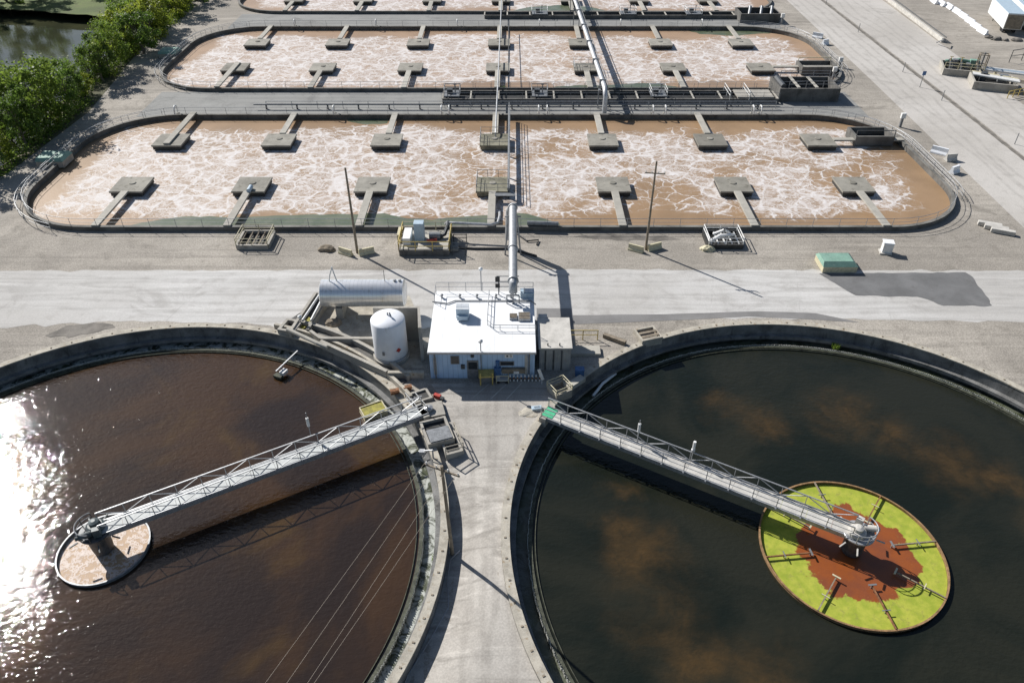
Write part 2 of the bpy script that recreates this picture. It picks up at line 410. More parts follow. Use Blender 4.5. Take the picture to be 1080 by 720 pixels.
def terrain(name, outer, holes, m, pts=(), zf=hgt, zoff=0.0, kind='structure'):
    vs, es = [], []
    def loop(P):
        b = len(vs); vs.extend(Vector((p[0], p[1])) for p in P)
        es.extend((b + i, b + (i + 1) % len(P)) for i in range(len(P)))
    loop(outer)
    for h in holes: loop(h)
    for p in pts:
        if inside(p, outer) and not any(inside(p, h) for h in holes): vs.append(Vector(p))
    v, e, f, *_ = delaunay_2d_cdt(vs, es, [], 0, 1e-4)
    fs = []
    for t in f:
        c = (sum(v[i].x for i in t) / len(t), sum(v[i].y for i in t) / len(t))
        if inside(c, outer) and not any(inside(c, h) for h in holes): fs.append(t)
    me = bpy.data.meshes.new(name)
    me.from_pydata([(p.x, p.y, zf(p.x, p.y) + zoff) for p in v], [], fs); me.update()
    bm = bmesh.new(); bm.from_mesh(me)
    bmesh.ops.delete(bm, geom=[q for q in bm.verts if not q.link_faces], context='VERTS')
    for q in bm.faces:
        if q.normal.z < 0: q.normal_flip()
    bm.to_mesh(me); bm.free()
    for q in me.polygons: q.use_smooth = True
    me.materials.append(M[m] if isinstance(m, str) else m)
    o = bpy.data.objects.new(name, me); COL.objects.link(o)
    if kind: o['kind'] = kind
    return o

def ragged(P, step=.8, amp=.3, closed=True, seed=0):
    out = []; n = len(P)
    for i in range(n):
        a, b = Vector(P[i][:2]), Vector(P[(i+1) % n][:2]); k = max(1, int((b-a).length / step))
        d = (b - a).normalized() if (b-a).length else Vector((1, 0)); nr = Vector((-d.y, d.x))
        for j in range(k):
            q = a + (b-a) * j / k
            q = q + nr * amp * noise.noise((q.x*.9 + seed, q.y*.9, seed * 3.1)) * 1.6
            out.append((q.x, q.y))
    return out
def sheet(name, P, z, m, amp=0.0, step=.8, kind='structure', seed=0):
    P = [(p[0], p[1]) for p in P]
    if amp: P = ragged(P, step, amp, seed=seed)
    return terrain(name, P, [], m, zf=lambda x, y: z, kind=kind)

# ------------------------------------------------------------------ ground, roads, river
BX = -72.5
grid = [(x, y) for x in range(-24, 18) for y in range(8, 56)]
grid += [(x * 8.0, y * 8.0) for x in range(-9, 20) for y in range(-3, 32)]
outer = [(BX, -2400), (2600, -2400), (2600, 3000), (BX - 6, 3000), (BX - 6, 240), (BX - 2, 190), (BX, 150), (BX + 4, 120), (BX + 3, 100), (BX, 80)]
holes = [circle(CL, RT + .55), circle(CR, RT + .55)] + [rrect(*b[:4], BR) for b in [(x0+.1, x1-.1, y0+.1, y1-.1) for x0, x1, y0, y1 in BAS]]
terrain('ground', outer, holes, 'gravel', grid)
def bank(x, y):
    e = BX + (0 if y < 80 else 3.5 if 95 < y < 125 else 0)
    d = e - x
    z = -.03 - 4.3 * ss((d - 1.5) / 9)
    far = ss((y - 182 + (x + 90) * .2) / 10)
    z = z * (1 - far) + far * (-1.6)
    z += 4.2 * ss((-122 - x) / 12) * (1 - far)
    return z + .25 * noise.noise((x * .3, y * .3, 0)) * (1 if d > .6 else 0)
bo = [(BX, 80), (BX + 3, 100), (BX + 4, 120), (BX, 150), (BX - 2, 190), (BX - 6, 240), (BX - 6, 3000), (-2600, 3000), (-2600, -2400), (BX, -2400)]
terrain('river_bank', bo, [], 'bankside', [(x*1.5, y*2.0) for x in range(-100, -45) for y in range(25, 130)], zf=bank)
def river_mat():
    k = NT('river_water'); p = k.pos()
    c = k.mix(k.ramp(k.noise(p, .08, 4), .35, .65), (.03, .034, .02), (.055, .058, .03))
    return k.set(col=c, rough=.06, ior=1.33, normal=k.bump(k.noise(p, 1.2, 3), .25, .05))
sheet('river_water', [(-180, -300), (-72, -300), (-72, 260), (-180, 260)], -3.0, river_mat())
gs = sheet('far_grass', ragged([(-112, 186), (-95, 181), (-80, 176), (-78, 200), (-78, 330), (-190, 330), (-190, 196)], 2, .8), -1.25, 'grass', kind=None)
tag(gs, 'sunlit green grass at the far end of the river', 'grass', kind='stuff')

sheet('plant_road', ragged([(-300, 60.8), (-66, 60.9), (-58, 61.0), (-51, 61.6), (-40, 62.6), (-26, 62.2), (-20.5, 60.2), (8, 63.2), (40, 62.9), (66, 61.8), (66.5, 72.0), (40, 72.2), (9, 72.4), (-58, 72.1), (-300, 72.0)], 1.2, .3), -.026, 'road')
sheet('haul_road', [(62.2, -80), (72.6, -80), (72.9, 102), (72.5, 190), (72, 420), (64.9, 420), (64.6, 190), (63.8, 135), (62.6, 81)], -.022, 'road2')
sheet('haul_road', ragged([(73.9, -80), (86, -80), (84.5, 125), (85.8, 157), (87, 190), (87, 420), (73.4, 420), (73.5, 190), (73.8, 130)], 4, .12), -.022, 'road2')
sheet('road_seam', ragged([(72.8, -80), (73.6, -80), (73.6, 102), (73.5, 130), (73.2, 190), (73.0, 420), (72.4, 420), (72.65, 190), (72.95, 102)], 1, .16), -.018, 'mud')
# asphalt strip along the near road edge, square patch behind the shed, newer patch by the green box
sheet('asphalt_strip', ragged([at(604, 332), at(700, 331), at(800, 328), at(860, 330), at(906, 339.5), at(860, 337), at(790, 333.5), at(700, 338), at(604, 342)], 2, .06), -.016, 'asphalt2')
sheet('asphalt_patch', [at(566, 325), at(603, 325), at(604, 349), at(566, 349)], -.014, 'asphalt2')
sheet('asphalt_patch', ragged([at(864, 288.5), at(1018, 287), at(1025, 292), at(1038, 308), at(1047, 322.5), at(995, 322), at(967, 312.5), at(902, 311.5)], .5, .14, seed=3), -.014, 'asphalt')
sheet('damp_patch', ragged([at(48, 354), at(70, 343), at(100, 339), at(121, 344), at(104, 350), at(72, 356)], .5, .28, seed=5), -.012, 'mud')
sheet('damp_patch', ragged([at(598, 250), at(640, 246), at(700, 249), at(724, 253), at(690, 254), at(640, 253)], .6, .3, seed=8), -.02, 'mud')
# grey strip between the basins
sheet('basin_walk_strip', [(-60, 117.6), (57, 117.6), (57, 128.9), (-60, 128.9)], -.016, 'strip')
sheet('basin_walk_strip', [(-60, 166.7), (57, 166.7), (57, 177.9), (-60, 177.9)], -.016, 'strip')
# pale yard between the tanks, following the fall of the ground towards the left tank
def arc(c, r, a0, a1, n): return [(c[0] + r*math.cos(R(a0+(a1-a0)*j/n)), c[1] + r*math.sin(R(a0+(a1-a0)*j/n))) for j in range(n+1)]
yard = arc(CL, RT + .62, -50, 31, 50) + [(-6.2, 50.6), (-7.5, 52.8), (6.0, 53.2), (6.4, 55.3)] + arc(CR, RT + .62, 137, 231, 50)
terrain('yard', yard, [], 'corridor', [(x*.7, y*.7) for x in range(-35, 25) for y in range(5, 80)], zoff=.014)

# ------------------------------------------------------------------ clarifiers
NZ = 300
def clarifier(c, label, water, launder, sockets):
    t = thing('clarifier_tank', label, 'clarifier tank', (c[0], c[1], 0), group='round clarifier tanks')
    MB().ring((0, 0), RT, RT + .6, -4.2, -.10, 220).build('wall', 'tankwall', t)
    MB().ring((0, 0), RT - .04, RT + .62, -.10, .02, 220).build('coping', 'coping', t)
    MB().ring((0, 0), RT - .5, RT - .002, -1.5, -1.2, 220).build('ledge', 'tankwall', t)
    MB().ring((0, 0), 24.25, 24.55, -4.2, ZW + .12, 220).build('launder_wall', 'algae', t)
    m = MB(); n = 900                                   # V-notched weir plate
    for j in range(n):
        a0, a1 = 2*PI*j/n, 2*PI*(j+.5)/n; a2 = 2*PI*(j+1)/n; r = 24.57
        p = lambda a, z: m.bm.verts.new((r*math.cos(a), r*math.sin(a), z))
        m.bm.faces.new((p(a0, ZW-.1), p(a1, ZW-.1), p(a1, ZW+.13), p(a0, ZW+.25)))
        m.bm.faces.new((p(a1, ZW-.1), p(a2, ZW-.1), p(a2, ZW+.25), p(a1, ZW+.13)))
    w = m.build('weir_plate', 'weir', t)
    sm = w.modifiers.new('thick', 'SOLIDIFY'); sm.thickness = .05
    MB().ring((0, 0), 24.0, 24.05, ZW - .3, ZW + .13, 220).build('scum_baffle', 'algae', t)
    lw = MB().ring((0, 0), 24.56, RT, -2.3, -1.98, 220).build('launder_water', launder, t)
    s0 = None
    for j in range(90):
        a = 2*PI*(j+.3)/90; L = (26.3*math.cos(a), 26.3*math.sin(a), .045)
        if c[1] + L[1] < 20 or abs(c[0] + L[0]) > 47: continue
        if s0 is None: s0 = MB().box((0, 0, 0), (.17, .12, .05)).build('post_socket', 'wood', t, L, a)
        else: put(s0, t, L, a)
    wt = MB().ring((c[0], c[1]), .01, 24.26, ZW - .05, ZW, 128)
    o = wt.build('clarifier_water', water); o['kind'] = 'structure'
    return t
wl = tank_water('brown_tank_water', (.022, .0145, .0105), (.046, .025, .012), (.072, .042, .013), .06, .52, .26, None, 1.5)
wr = tank_water('dark_tank_water', (.009, .012, .009), (.019, .020, .014), (.066, .041, .017), .085, .5, .3, [(680,590,3.2),(655,560,2),(700,650,3),(735,695,2.6),(660,515,1.3),(765,430,2.2),(800,445,2.2),(885,435,3.2),(930,455,2.5),(1000,487,3.2),(1050,503,2),(805,705,2.5),(1140,560,3)])
def launder_mat(name, white):
    k = NT(name); p = k.pos()
    n = k.noise(p, .9, 6, .75, 1.0); g = k.noise(p, .25, 4, .6)
    c = k.mix(k.ramp(g, .4, .6), (.03, .035, .02), (.055, .065, .03))
    c = k.mix(k.ramp(n, .43, .55, 0, white), c, (.52, .54, .50))
    return k.set(col=c, rough=.35, normal=k.bump(n, .5, .1))
clarifier(CL, 'left round clarifier tank holding reddish brown water, rim standing above the yard', wl, launder_mat('foamy_launder_water', .85), 0)
clarifier(CR, 'right round clarifier tank holding nearly black water around a yellow green centre', wr, launder_mat('dark_launder_water', .12), 0)

# feed wells
WC_L, WC_R = (-30.8, 35.7), (25.55, 35.55)
def scum_mat():
    k = NT('duckweed_and_sludge'); p = k.pos()
    v = k.n('ShaderNodeVectorMath', operation='SUBTRACT'); k.l(p, v.inputs[0]); v.inputs[1].default_value = (WC_R[0] + .3, WC_R[1] - .1, 0)
    X = k.xyz(v.outputs[0])
    r = k.math('SQRT', k.math('ADD', k.math('MULTIPLY', X[0], X[0]), k.math('MULTIPLY', X[1], X[1])))
    r = k.math('ADD', r, k.math('MULTIPLY', k.math('SUBTRACT', k.noise(p, .42, 6, .58, .3), .5), 4.0))
    gf = k.ramp(k.math('ADD', r, k.math('MULTIPLY', k.math('SUBTRACT', k.noise(p, 3.2, 5, .7), .5), .5)), 4.12, 4.34)
    gn = k.noise(p, 1.6, 5, .6)
    green = k.mix(k.ramp(gn, .3, .7), (.25, .31, .025), (.38, .40, .05))
    green = k.mix(k.ramp(k.noise(p, 1.9, 7, .75, .5), .52, .70, 0, .8), green, (.22, .22, .05))
    red = k.mix(k.ramp(k.noise(p, .6, 4), .35, .65), (.26, .072, .018), (.20, .06, .024))
    red = k.mix(k.ramp(k.noise(p, 9, 3), .66, .72, 0, .5), red, (.35, .14, .05))
    return k.set(col=k.mix(gf, red, green), rough=k.ramp(gf, 0, 1, .35, .9), normal=k.bump(gn, .3, .05))
def wellfoam_mat():
    k = NT('well_foam'); p = k.pos()
    v = k.voro(k.mapping(k.noise(p, .8, 4, .6, col=True), (2, 2, 2)), 1.5); n = k.noise(p, 1.5, 7, .72, .8)
    f = k.math('MAXIMUM', k.ramp(v, .02, .12, .8, 0), k.ramp(n, .5, .64, 0, .9))
    c = k.mix(f, (.36, .23, .125), (.58, .50, .45))
    return k.set(col=c, rough=.6, normal=k.bump(f, .3, .05))
def feedwell(c, r, label, surface, ring_m, rimw, n):
    t = thing('feed_well', label, 'feed well', (c[0], c[1], ZW), group='circular feed wells')
    MB().ring((0, 0), r - .05, r, -.6, .24, n).build('well_wall', ring_m, t)
    MB().ring((0, 0), r - rimw, r + .04, .24, .29, n).build('rim', ring_m, t)
    MB().ring((0, 0), .01, r - .07, -.2, .04, n).build('scum_surface', surface, t)
    return t
wellR = feedwell(WC_R, 6.72, 'large feed well covered in yellow green duckweed with red sludge middle', scum_mat(), 'rim_rust', .09, 120)
wellL = feedwell(WC_L, 3.28, 'small feed well full of tan foam in the brown tank', wellfoam_mat(), 'grey_steel', .07, 80)
# eight arms reaching in from the rim of the large well
b5 = at(941, 655, -1.4); A5 = math.atan2(b5.y - WC_R[1], b5.x - WC_R[0])
for j in range(8):
    a = A5 + j * PI/4
    arm = MB().bar((6.66, 0, .30), (3.15, 0, .30), .09, .12)
    p0 = arm.build('spray_arm', 'wood' if j % 3 else 'rust', wellR, (0, 0, 0), a)
    MB().bar((3.2, -.3, .42), (3.2, .32, .42), .13, .05).bar((5.25, -.3, .4), (5.25, .3, .4), .07, .04).tube((3.2, 0, 0), (3.2, 0, .4), .05).tube((5.25, 0, 0), (5.25, 0, .38), .04).build('spray_nozzle', 'cream' if j % 2 else 'grey_steel', p0)

# ------------------------------------------------------------------ clarifier bridges
def bridge(p_out, p_in, label, truss_m, deck_m, mat_end, posts):
    a, b = Vector(p_out), Vector(p_in); d = b - a; L = d.length; rz = math.atan2(d.y, d.x)
    t = thing('clarifier_bridge', label, 'footbridge', a, rz, 'footbridges over the clarifiers')
    W = .66
    dk = MB(); n = 14
    for i in range(n): dk.box(((i+.5)*L/n, 0, -.03), (L/n - .02, 2*W - .14, .06))
    dk.build('deck', deck_m, t)
    MB().box((L/2, W, -.22), (L, .12, .38)).build('side_beam', truss_m, t)
    MB().box((L/2, -W, -.22), (L, .12, .38)).build('side_beam', truss_m, t)
    n = 14; hr = .98
    for s in (1, -1):
        y = s * W
        MB().bar((0, y, hr), (L - .4, y, hr), .075, .075).build('handrail', truss_m, t)
        xs_ = [.1 + (L - .5) * i / n for i in range(n + 1)]
        pm = None
        for x in xs_:
            if pm is None: pm = MB().bar((0, 0, 0), (0, 0, hr), .055).build('post', truss_m, t, (x, y, 0))
            else: put(pm, t, (x, y, 0))
        if s > 0 or not posts:
            tr = MB()
            for i in range(n):
                q = ((xs_[i], y, .05), (xs_[i+1], y, hr - .02)) if i % 2 else ((xs_[i], y, hr - .02), (xs_[i+1], y, .05))
                tr.bar(*q, .05)
            tr.bar((0, y, .05), (L - .4, y, .05), .06).build('truss', truss_m, t)
        else:
            MB().bar((0, y, .5), (L - .4, y, .5), .04).build('mid_rail', truss_m, t)
            fm = None
            for x in xs_:
                if fm is None: fm = MB().box((0, 0, 0), (.12, .2, .12)).build('post_foot', truss_m, t, (x, -W - .12, -.06))
                else: put(fm, t, (x, -W - .12, -.06))
    if mat_end: MB().box((.55, 0, .02), (1.0, 1.16, .03)).build('green_mat', 'green_mat', t)
    MB().box((.3, 0, -.45), (.6, 1.9, .9)).build('bearing_block', 'concrete', t)
    return t, L, rz
br1o, br1i = at(449, 431, .55), Vector((WC_L[0], WC_L[1], .55))
br2o, br2i = at(574, 433, .55), Vector((WC_R[0], WC_R[1], .55))
br2o.x += .0
bridge(br1o, br1i, 'white trussed footbridge reaching the small foamy well in the brown tank', 'galv', 'grating', False, False)
bridge(br2o, br2i, 'footbridge with green mat at its end reaching the yellow green well', 'galv', 'deck', True, True)

def drive(c, label, m1, m2, rz):
    t = thing('clarifier_drive', label, 'drive unit', (c[0], c[1], .0), rz, 'centre drives of the clarifiers')
    MB().tube((0, 0, -3.5), (0, 0, .35), .45, n=20).build('centre_column', m2, t)
    MB().lathe([(1.1, .36), (1.15, .4), (1.15, .5), (1.1, .54)], n=32).build('platform', m2, t)
    MB().lathe([(.6, .54), (.65, .6), (.65, .85), (.5, .95)], (-.1, -.25, 0), 28).build('gear_housing', m1, t)
    MB().lathe([(.34, .95), (.36, 1.0), (.36, 1.25), (.15, 1.35)], (-.1, -.25, 0), 24).build('gear_cap', m1, t)
    MB().tube((.15, .45, .8), (.95, .75, .95), .24, n=16).tube((.95, .75, .95), (1.12, .82, .98), .16, n=12).build('motor', m1, t)
    MB().box((-.3, .62, .95), (.5, .4, .75)).build('control_cabinet', m1, t)
    hp = [(1.13*math.cos(R(a)), 1.13*math.sin(R(a)), 1.35) for a in range(-80, 81, 10)]
    MB().path(hp, .045).build('handrail', 'galv' if m1 == 'stone' else 'grey_steel', t)
    MB().path([(p[0], p[1], .95) for p in hp], .03).build('mid_rail', 'galv' if m1 == 'stone' else 'grey_steel', t)
    pst = MB()
    for a in range(-80, 81, 40): pst.tube((1.13*math.cos(R(a)), 1.13*math.sin(R(a)), .5), (1.13*math.cos(R(a)), 1.13*math.sin(R(a)), 1.35), .035)
    pst.build('rail_post', m2, t)
    out = MB()
    for a in (-70, -110, 100, 150, 20): out.bar((1.3*math.cos(R(a)), 1.3*math.sin(R(a)), .2), (1.9*math.cos(R(a)), 1.9*math.sin(R(a)), .1), .09)
    out.build('cage_arm', m1, t)
    MB().lathe([(.7, -1.6), (.75, -1.1), (.8, .0), (.9, .2)], n=24).build('drive_cage', 'dark_steel', t)
    return t
drive(WC_L, 'dark centre drive standing in the small foamy well', 'hub_dark', 'dark_steel', R(200))
drive(WC_R, 'pale grey centre drive standing over the red sludge', 'stone', 'galv', R(-40))

# masts on the bridges
def mast(px, py, h, label, lamp, z=.55):
    p = at(px, py, z)
    t = thing('bridge_mast', label, 'mast', p, group='masts on the clarifier bridges')
    MB().tube((0, 0, 0), (0, 0, h), .05, .035).build('pole', 'galv', t)
    MB().tube((0, 0, 1.2), (0, 0, 2.1), .12, n=10).build('junction_box', 'white_steel', t)
    if lamp: MB().lathe([(.12, h-.1), (.18, h), (.16, h+.16), (.05, h+.22)], n=12).build('lamp_head', 'galv', t)
    return t
mast(328, 460, 2.7, 'thin mast with white box on the trussed bridge of the brown tank', False)
mast(672, 466, 2.5, 'thin mast with white box on the bridge with green mat', False)
mast(729, 485, 1.1, 'short lamp post on the bridge with green mat', True)

# scum trough and skimmer in the left tank
p = at(394, 433, -1.3); t = thing('scum_trough', 'trough of yellow sludge beside the bridge in the brown tank', 'trough', p, R(28))
m = MB(); m.box((0, .75, 0), (2.1, .08, .5)); m.box((0, -.75, 0), (2.1, .08, .5)); m.box((1.05, 0, 0), (.08, 1.5, .5)); m.box((-1.05, 0, 0), (.08, 1.5, .5)); m.box((0, 0, -.28), (2.2, 1.6, .06)); m.build('trough_wall', 'cream', t)
MB().box((0, 0, .02), (2.0, 1.4, .3)).build('sludge', 'sludge', t)
p = at(303, 384, -1.2); t = thing('skimmer', 'pale skimmer beam reaching over the edge of the brown tank', 'skimmer', p, R(64))
MB().bar((-1.6, 0, .3), (1.7, 0, .45), .11, .11).build('beam', 'galv', t)
MB().box((-1.0, -.35, -.1), (.7, .5, .35)).build('float', 'white_steel', t)
MB().box((-1.5, -.1, -.35), (.5, .9, .3)).build('scraper', 'algae', t)
MB().bar((-1.0, -.3, .0), (-.9, 0, .35), .07).bar((.6, -.3, .05), (.6, 0, .4), .1).build('hanger', 'galv', t)
tag(MB().path([(*arc(CR, 24.9, 137, 137, 1)[0], -1.7), (*arc(CR, 25.2, 133, 133, 1)[0], -1.4), (*arc(CR, 25.6, 128, 128, 1)[0], -1.65)], .14).build('drain_pipe', 'white_steel'), 'pale pipe lying in the launder of the dark tank', 'pipe')

# weeds in the launders
def weed(px, py, z, label, r=.5):
    m = MB()
    for i in range(90):
        a = random.random()*2*PI; rr = r*math.sqrt(random.random()); x, y = rr*math.cos(a), rr*math.sin(a); hh = random.uniform(.2, .6)
        b = random.random()*2*PI; w = .05; dx, dy = w*math.cos(b), w*math.sin(b); ox, oy = random.uniform(-.2, .2), random.uniform(-.2, .2)
        v = [m.bm.verts.new(q) for q in ((x-dx, y-dy, 0), (x+dx, y+dy, 0), (x+ox, y+oy, hh))]; m.bm.faces.new(v)
    return tag(m.build('weed', M['leaf0'], None, at(px, py, z)), label, 'weed', 'weeds growing in the tank launders')

# ------------------------------------------------------------------ aeration basins
foams = [foam_mat('foamy_basin_water', -63.4, 57.6, 81.4, 117.0, .64),
         foam_mat('pale_foamy_basin_water', -63.4, 59.4, 129.4, 166.0, .82, (.385, .265, .175)),
         foam_mat('far_foamy_basin_water', -63.4, 60, 178.4, 215, .82, (.385, .27, .185))]
BZ, BT = -.2, .58
bname = ['nearest', 'middle', 'farthest']
for i, (x0, x1, y0, y1) in enumerate(BAS):
    P = rrect(x0, x1, y0, y1, BR, 14)
    t = thing('aeration_basin', f'{bname[i]} long aeration basin with rounded ends full of foaming tan water', 'aeration basin', ((x0+x1)/2, (y0+y1)/2, 0), group='aeration basins')
    q = [(a - (x0+x1)/2, b - (y0+y1)/2) for a, b in P]
    MB().wall_loop(q, .4, -2.5, BT - .06).build('wall', 'basinwall', t)
    MB().wall_loop([(a*1.0003, b*1.0006) for a, b in q], .46, BT - .06, BT).build('coping', 'basincoping', t)
    P2 = rrect(x0 + .2, x1 - .2, y0 + .2, y1 - .2, BR - .2, 14)
    o = sheet('basin_water', P2, BZ, foams[i])

def railing(pts, label, h=1.1, sp=4.0, m='grey_steel', r=.035, closed=False, group=None, rails=(1.0, .52), name='railing'):
    pts = [Vector(p) for p in pts]
    if closed: pts = pts + [pts[0]]
    t = thing(name, label, 'railing', pts[0], group=group); o = pts[0]
    for f in rails:
        MB().path([p - o + Vector((0, 0, h * f)) for p in pts], r if f == 1.0 else r*.75, 6).build('rail', m, t)
    seg = [(pts[i+1] - pts[i]).length for i in range(len(pts) - 1)]; L = sum(seg); n = max(2, round(L / sp) + 1); n = min(n, 98)
    pm = None
    for k in range(n if not closed else n - 1):
        d = L * k / (n - 1); i = 0
        while i < len(seg) - 1 and d > seg[i]: d -= seg[i]; i += 1
        q = pts[i] + (pts[i+1] - pts[i]) * min(1, d / seg[i]) - o
        if pm is None: pm = MB().tube((0, 0, 0), (0, 0, h), r, n=6).build('post', m, t, q)
        else: put(pm, t, q)
    return t
for i, (x0, x1, y0, y1) in enumerate(BAS[:2]):
    P = rrect(x0 + .12, x1 - .12, y0 + .12, y1 - .12, BR - .1, 10)
    railing([(a, b, BT) for a, b in P], f'grey guard railing on the wall of the {bname[i]} basin', 1.05, 3.2, 'galv', .032, True, 'guard railings around the basins')
    # second, outer rail on the right-hand end
    Q = [(a, b, 0) for a, b in rrect(x0 - .9, x1 + 1.0, y0 - .8, y1 + .9, BR + .9, 10)][8:22]
    railing(Q, f'outer guard railing past the right rounded end of the {bname[i]} basin', 1.1, 2.5, 'galv', .035, False, 'guard railings around the basins')
    Q = [(a, b, 0) for a, b in rrect(x0 - .9, x1 + 1.0, y0 - .8, y1 + .9, BR + .9, 10)][24:42]
    railing(Q, f'outer guard railing past the left rounded end of the {bname[i]} basin', 1.1, 2.5, 'galv', .035, False, 'guard railings around the basins')

# algae films: still green water along the walls
def film_mat():
    k = NT('still_green_water'); p = k.pos()
    c = k.mix(k.ramp(k.noise(p, .5, 5), .35, .65), (.10, .125, .075), (.15, .165, .11))
    return k.set(col=c, rough=.3, normal=k.bump(k.noise(p, 2, 3), .15, .05))
M['film'] = film_mat()
for q, lb, sd in (([at(150, 235, BZ), at(165, 232, BZ), at(192, 228, BZ), at(250, 229, BZ), at(300, 227, BZ), at(350, 226, BZ), at(405, 225, BZ), at(432, 231, BZ), at(455, 232, BZ), at(480, 229, BZ), at(512, 227, BZ), at(522, 228, BZ), (-2.0, 81.45), (-50, 81.45)], 'long film of still green water along the front wall', 1),
                  ([at(543, 224, BZ), at(556, 226, BZ), at(586, 234, BZ), at(590, 236, BZ), (5.2, 81.45), (.2, 81.45)], 'small film of still green water beside the large overhead pipe', 2),
                  ([at(366, 123, BZ), at(412, 123, BZ), at(408, 130, BZ), at(385, 132, BZ), at(367, 128, BZ)], 'film of still green water along the back wall of nearest basin', 3),
                  ([at(720, 31, BZ), at(845, 33, BZ), at(862, 38, BZ), at(815, 35, BZ), at(770, 38, BZ), at(738, 36, BZ)], 'film of still green water along the back wall of middle basin', 4),
                  ([at(575, 94, BZ), at(588, 91, BZ), at(690, 88, BZ), at(715, 92, BZ), at(715, 94, BZ)], 'film of still green water along the front wall of middle basin', 6),
                  ([at(540, 12, BZ), at(556, 8, BZ), at(598, 5, BZ), at(625, 8, BZ), at(640, 12, BZ)], 'film of still green water in the farthest basin by the pipe', 5)):
    o = sheet('algae_film', ragged(q, 1.0, .22, seed=sd), BZ + .012, 'film', kind=None)
    tag(o, lb, 'algae film', kind='stuff')

# ------------------------------------------------------------------ aerator platforms
XS = [-50.5 + 15.98 * k for k in range(7)]
ROWS = [(0, 92.4, -1), (0, 107.1, 1), (1, 140.1, -1), (1, 155.1, 1), (2, 188.3, -1)]
rown = ['front row of the nearest basin', 'back row of the nearest basin', 'front row of the middle basin', 'back row of the middle basin', 'front row of the farthest basin']
DW = 4.35
def deck_part(t, m):
    MB().box((0, 0, .53), (DW, DW, .24)).build('deck', m, t, bevel=.03)
    MB().box((0, 0, .16), (DW - .25, DW - .25, .49)).build('skirt', 'darkhole' if m != 'slab_dirty' else 'slab_dirty', t)  # skirt near-black: shade below the deck put into its colour
    pm = None
    for a in (-1.7, 1.7):
        for b in (-1.7, 1.7):
            if pm is None: pm = MB().box((0, 0, 0), (.35, .35, 1.2)).build('pillar', 'slab_dirty', t, (a, b, -.69))
            else: put(pm, t, (a, b, -.69))
    MB().lathe([(.42, .65), (.46, .69), (.46, .72), (.38, .76)], (0, .3, 0), 20).build('hatch_cover', 'slab', t)
def walk_part(t, L, rz=0.0, over=False):
    """walkway from the deck edge along local +y"""
    y0, y1 = (-DW/2 + .3 if over else DW/2 + .004), DW/2 + L
    MB().box((0, (y0+y1)/2, .655 if not over else .78), (.92, y1 - y0, .24)).build('walkway', 'walk', t, (0, 0, 0), rz, bevel=.02)
gname = 'concrete aerator platforms in the basins'
for r, (b, y, sgn) in enumerate(ROWS):
    x0, x1, y0, y1 = BAS[b]
    edge = y0 if sgn < 0 else y1
    for k, x in enumerate(XS):
        centre = k == 3
        side = (r == 1 and k == 6) or (r == 2 and k == 6)
        t = thing('aerator_platform', f'{"mossy railed" if centre and b == 0 else "grey concrete"} aerator platform, {ORD[k]} from the left in the {rown[r]}', 'aerator platform', (x, y, 0), group=gname)
        m = 'slab_dirty' if centre and b == 0 else 'slab'
        deck_part(t, m)
        ov = (r, k) in ((1, 0), (2, 0))
        if side: walk_part(t, x1 - x - DW/2 - .1, -PI/2)
        else: walk_part(t, abs(edge - y) - DW/2 - .1, PI if sgn < 0 else 0, ov)
        if (centre and b == 0) or (r == 2 and k == 4):
            rr = MB(); wm = 'galv' if r == 2 else 'yellow'
            for a0, a1 in (((-2.1, -2.1), (2.1, -2.1)), ((2.1, -2.1), (2.1, 2.1)), ((2.1, 2.1), (-2.1, 2.1)), ((-2.1, 2.1), (-2.1, -2.1))):
                for z in (1.2, 1.7): rr.tube((*a0, z), (*a1, z), .035, n=6)
                for f in (0, .33, .67): rr.tube((a0[0]+(a1[0]-a0[0])*f, a0[1]+(a1[1]-a0[1])*f, .6), (a0[0]+(a1[0]-a0[0])*f, a0[1]+(a1[1]-a0[1])*f, 1.7), .035, n=6)
            rr.build('railing', 'grey_steel' if r != 2 else 'galv', t)
        if k == 1 and r == 0: MB().tube((.3, -1.3, .95), (.3, -2.6, .95), .28, n=12).build('pipe_stub', 'pale_blue', t)

# ------------------------------------------------------------------ between nearest and middle basin: effluent channel, pipes, cabinets
def channel(x0, x1, y0, y1, label, z=.75, sp=4.6):
    t = thing('effluent_channel', label, 'channel', ((x0+x1)/2, (y0+y1)/2, 0), group='effluent channels between the basins')
    L = x1 - x0; W = y1 - y0
    MB().box((0, W/2 - .15, z/2), (L, .3, z)).build('channel_wall', 'basinwall', t)
    MB().box((0, -W/2 + .15, z/2), (L, .3, z)).build('channel_wall', 'basinwall', t)
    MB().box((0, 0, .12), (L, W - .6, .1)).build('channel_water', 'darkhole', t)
    n = int(L / sp); bm = None
    for i in range(n + 1):
        q = (-L/2 + L*i/n, 0, z - .06)
        if bm is None: bm = MB().box((0, 0, 0), (.25, W - .62, .12)).build('cross_beam', 'walk', t, q)
        else: put(bm, t, q)
    return t
channel(-11.5, 44.0, 123.4, 127.6, 'dark open channel with cross beams between nearest and middle basins')
channel(-6, 53.5, 174.0, 177.2, 'dark open channel between the middle and farthest basins')
railing([(-11.5, 123.2, .75), (44, 123.2, .75)], 'grey railing along the near side of the effluent channel', 1.1, 2.6, 'grey_steel', .03, False, 'channel railings')
railing([(-11.5, 127.8, .75), (44, 127.8, .75)], 'grey railing along the far side of the effluent channel', 1.1, 2.6, 'grey_steel', .03, False, 'channel railings')
railing([(-40, 121.2, 0), (43, 121.2, 0)], 'long grey railing on the strip behind the nearest basin', 1.2, 4.2, 'galv', .05, False, 'channel railings')
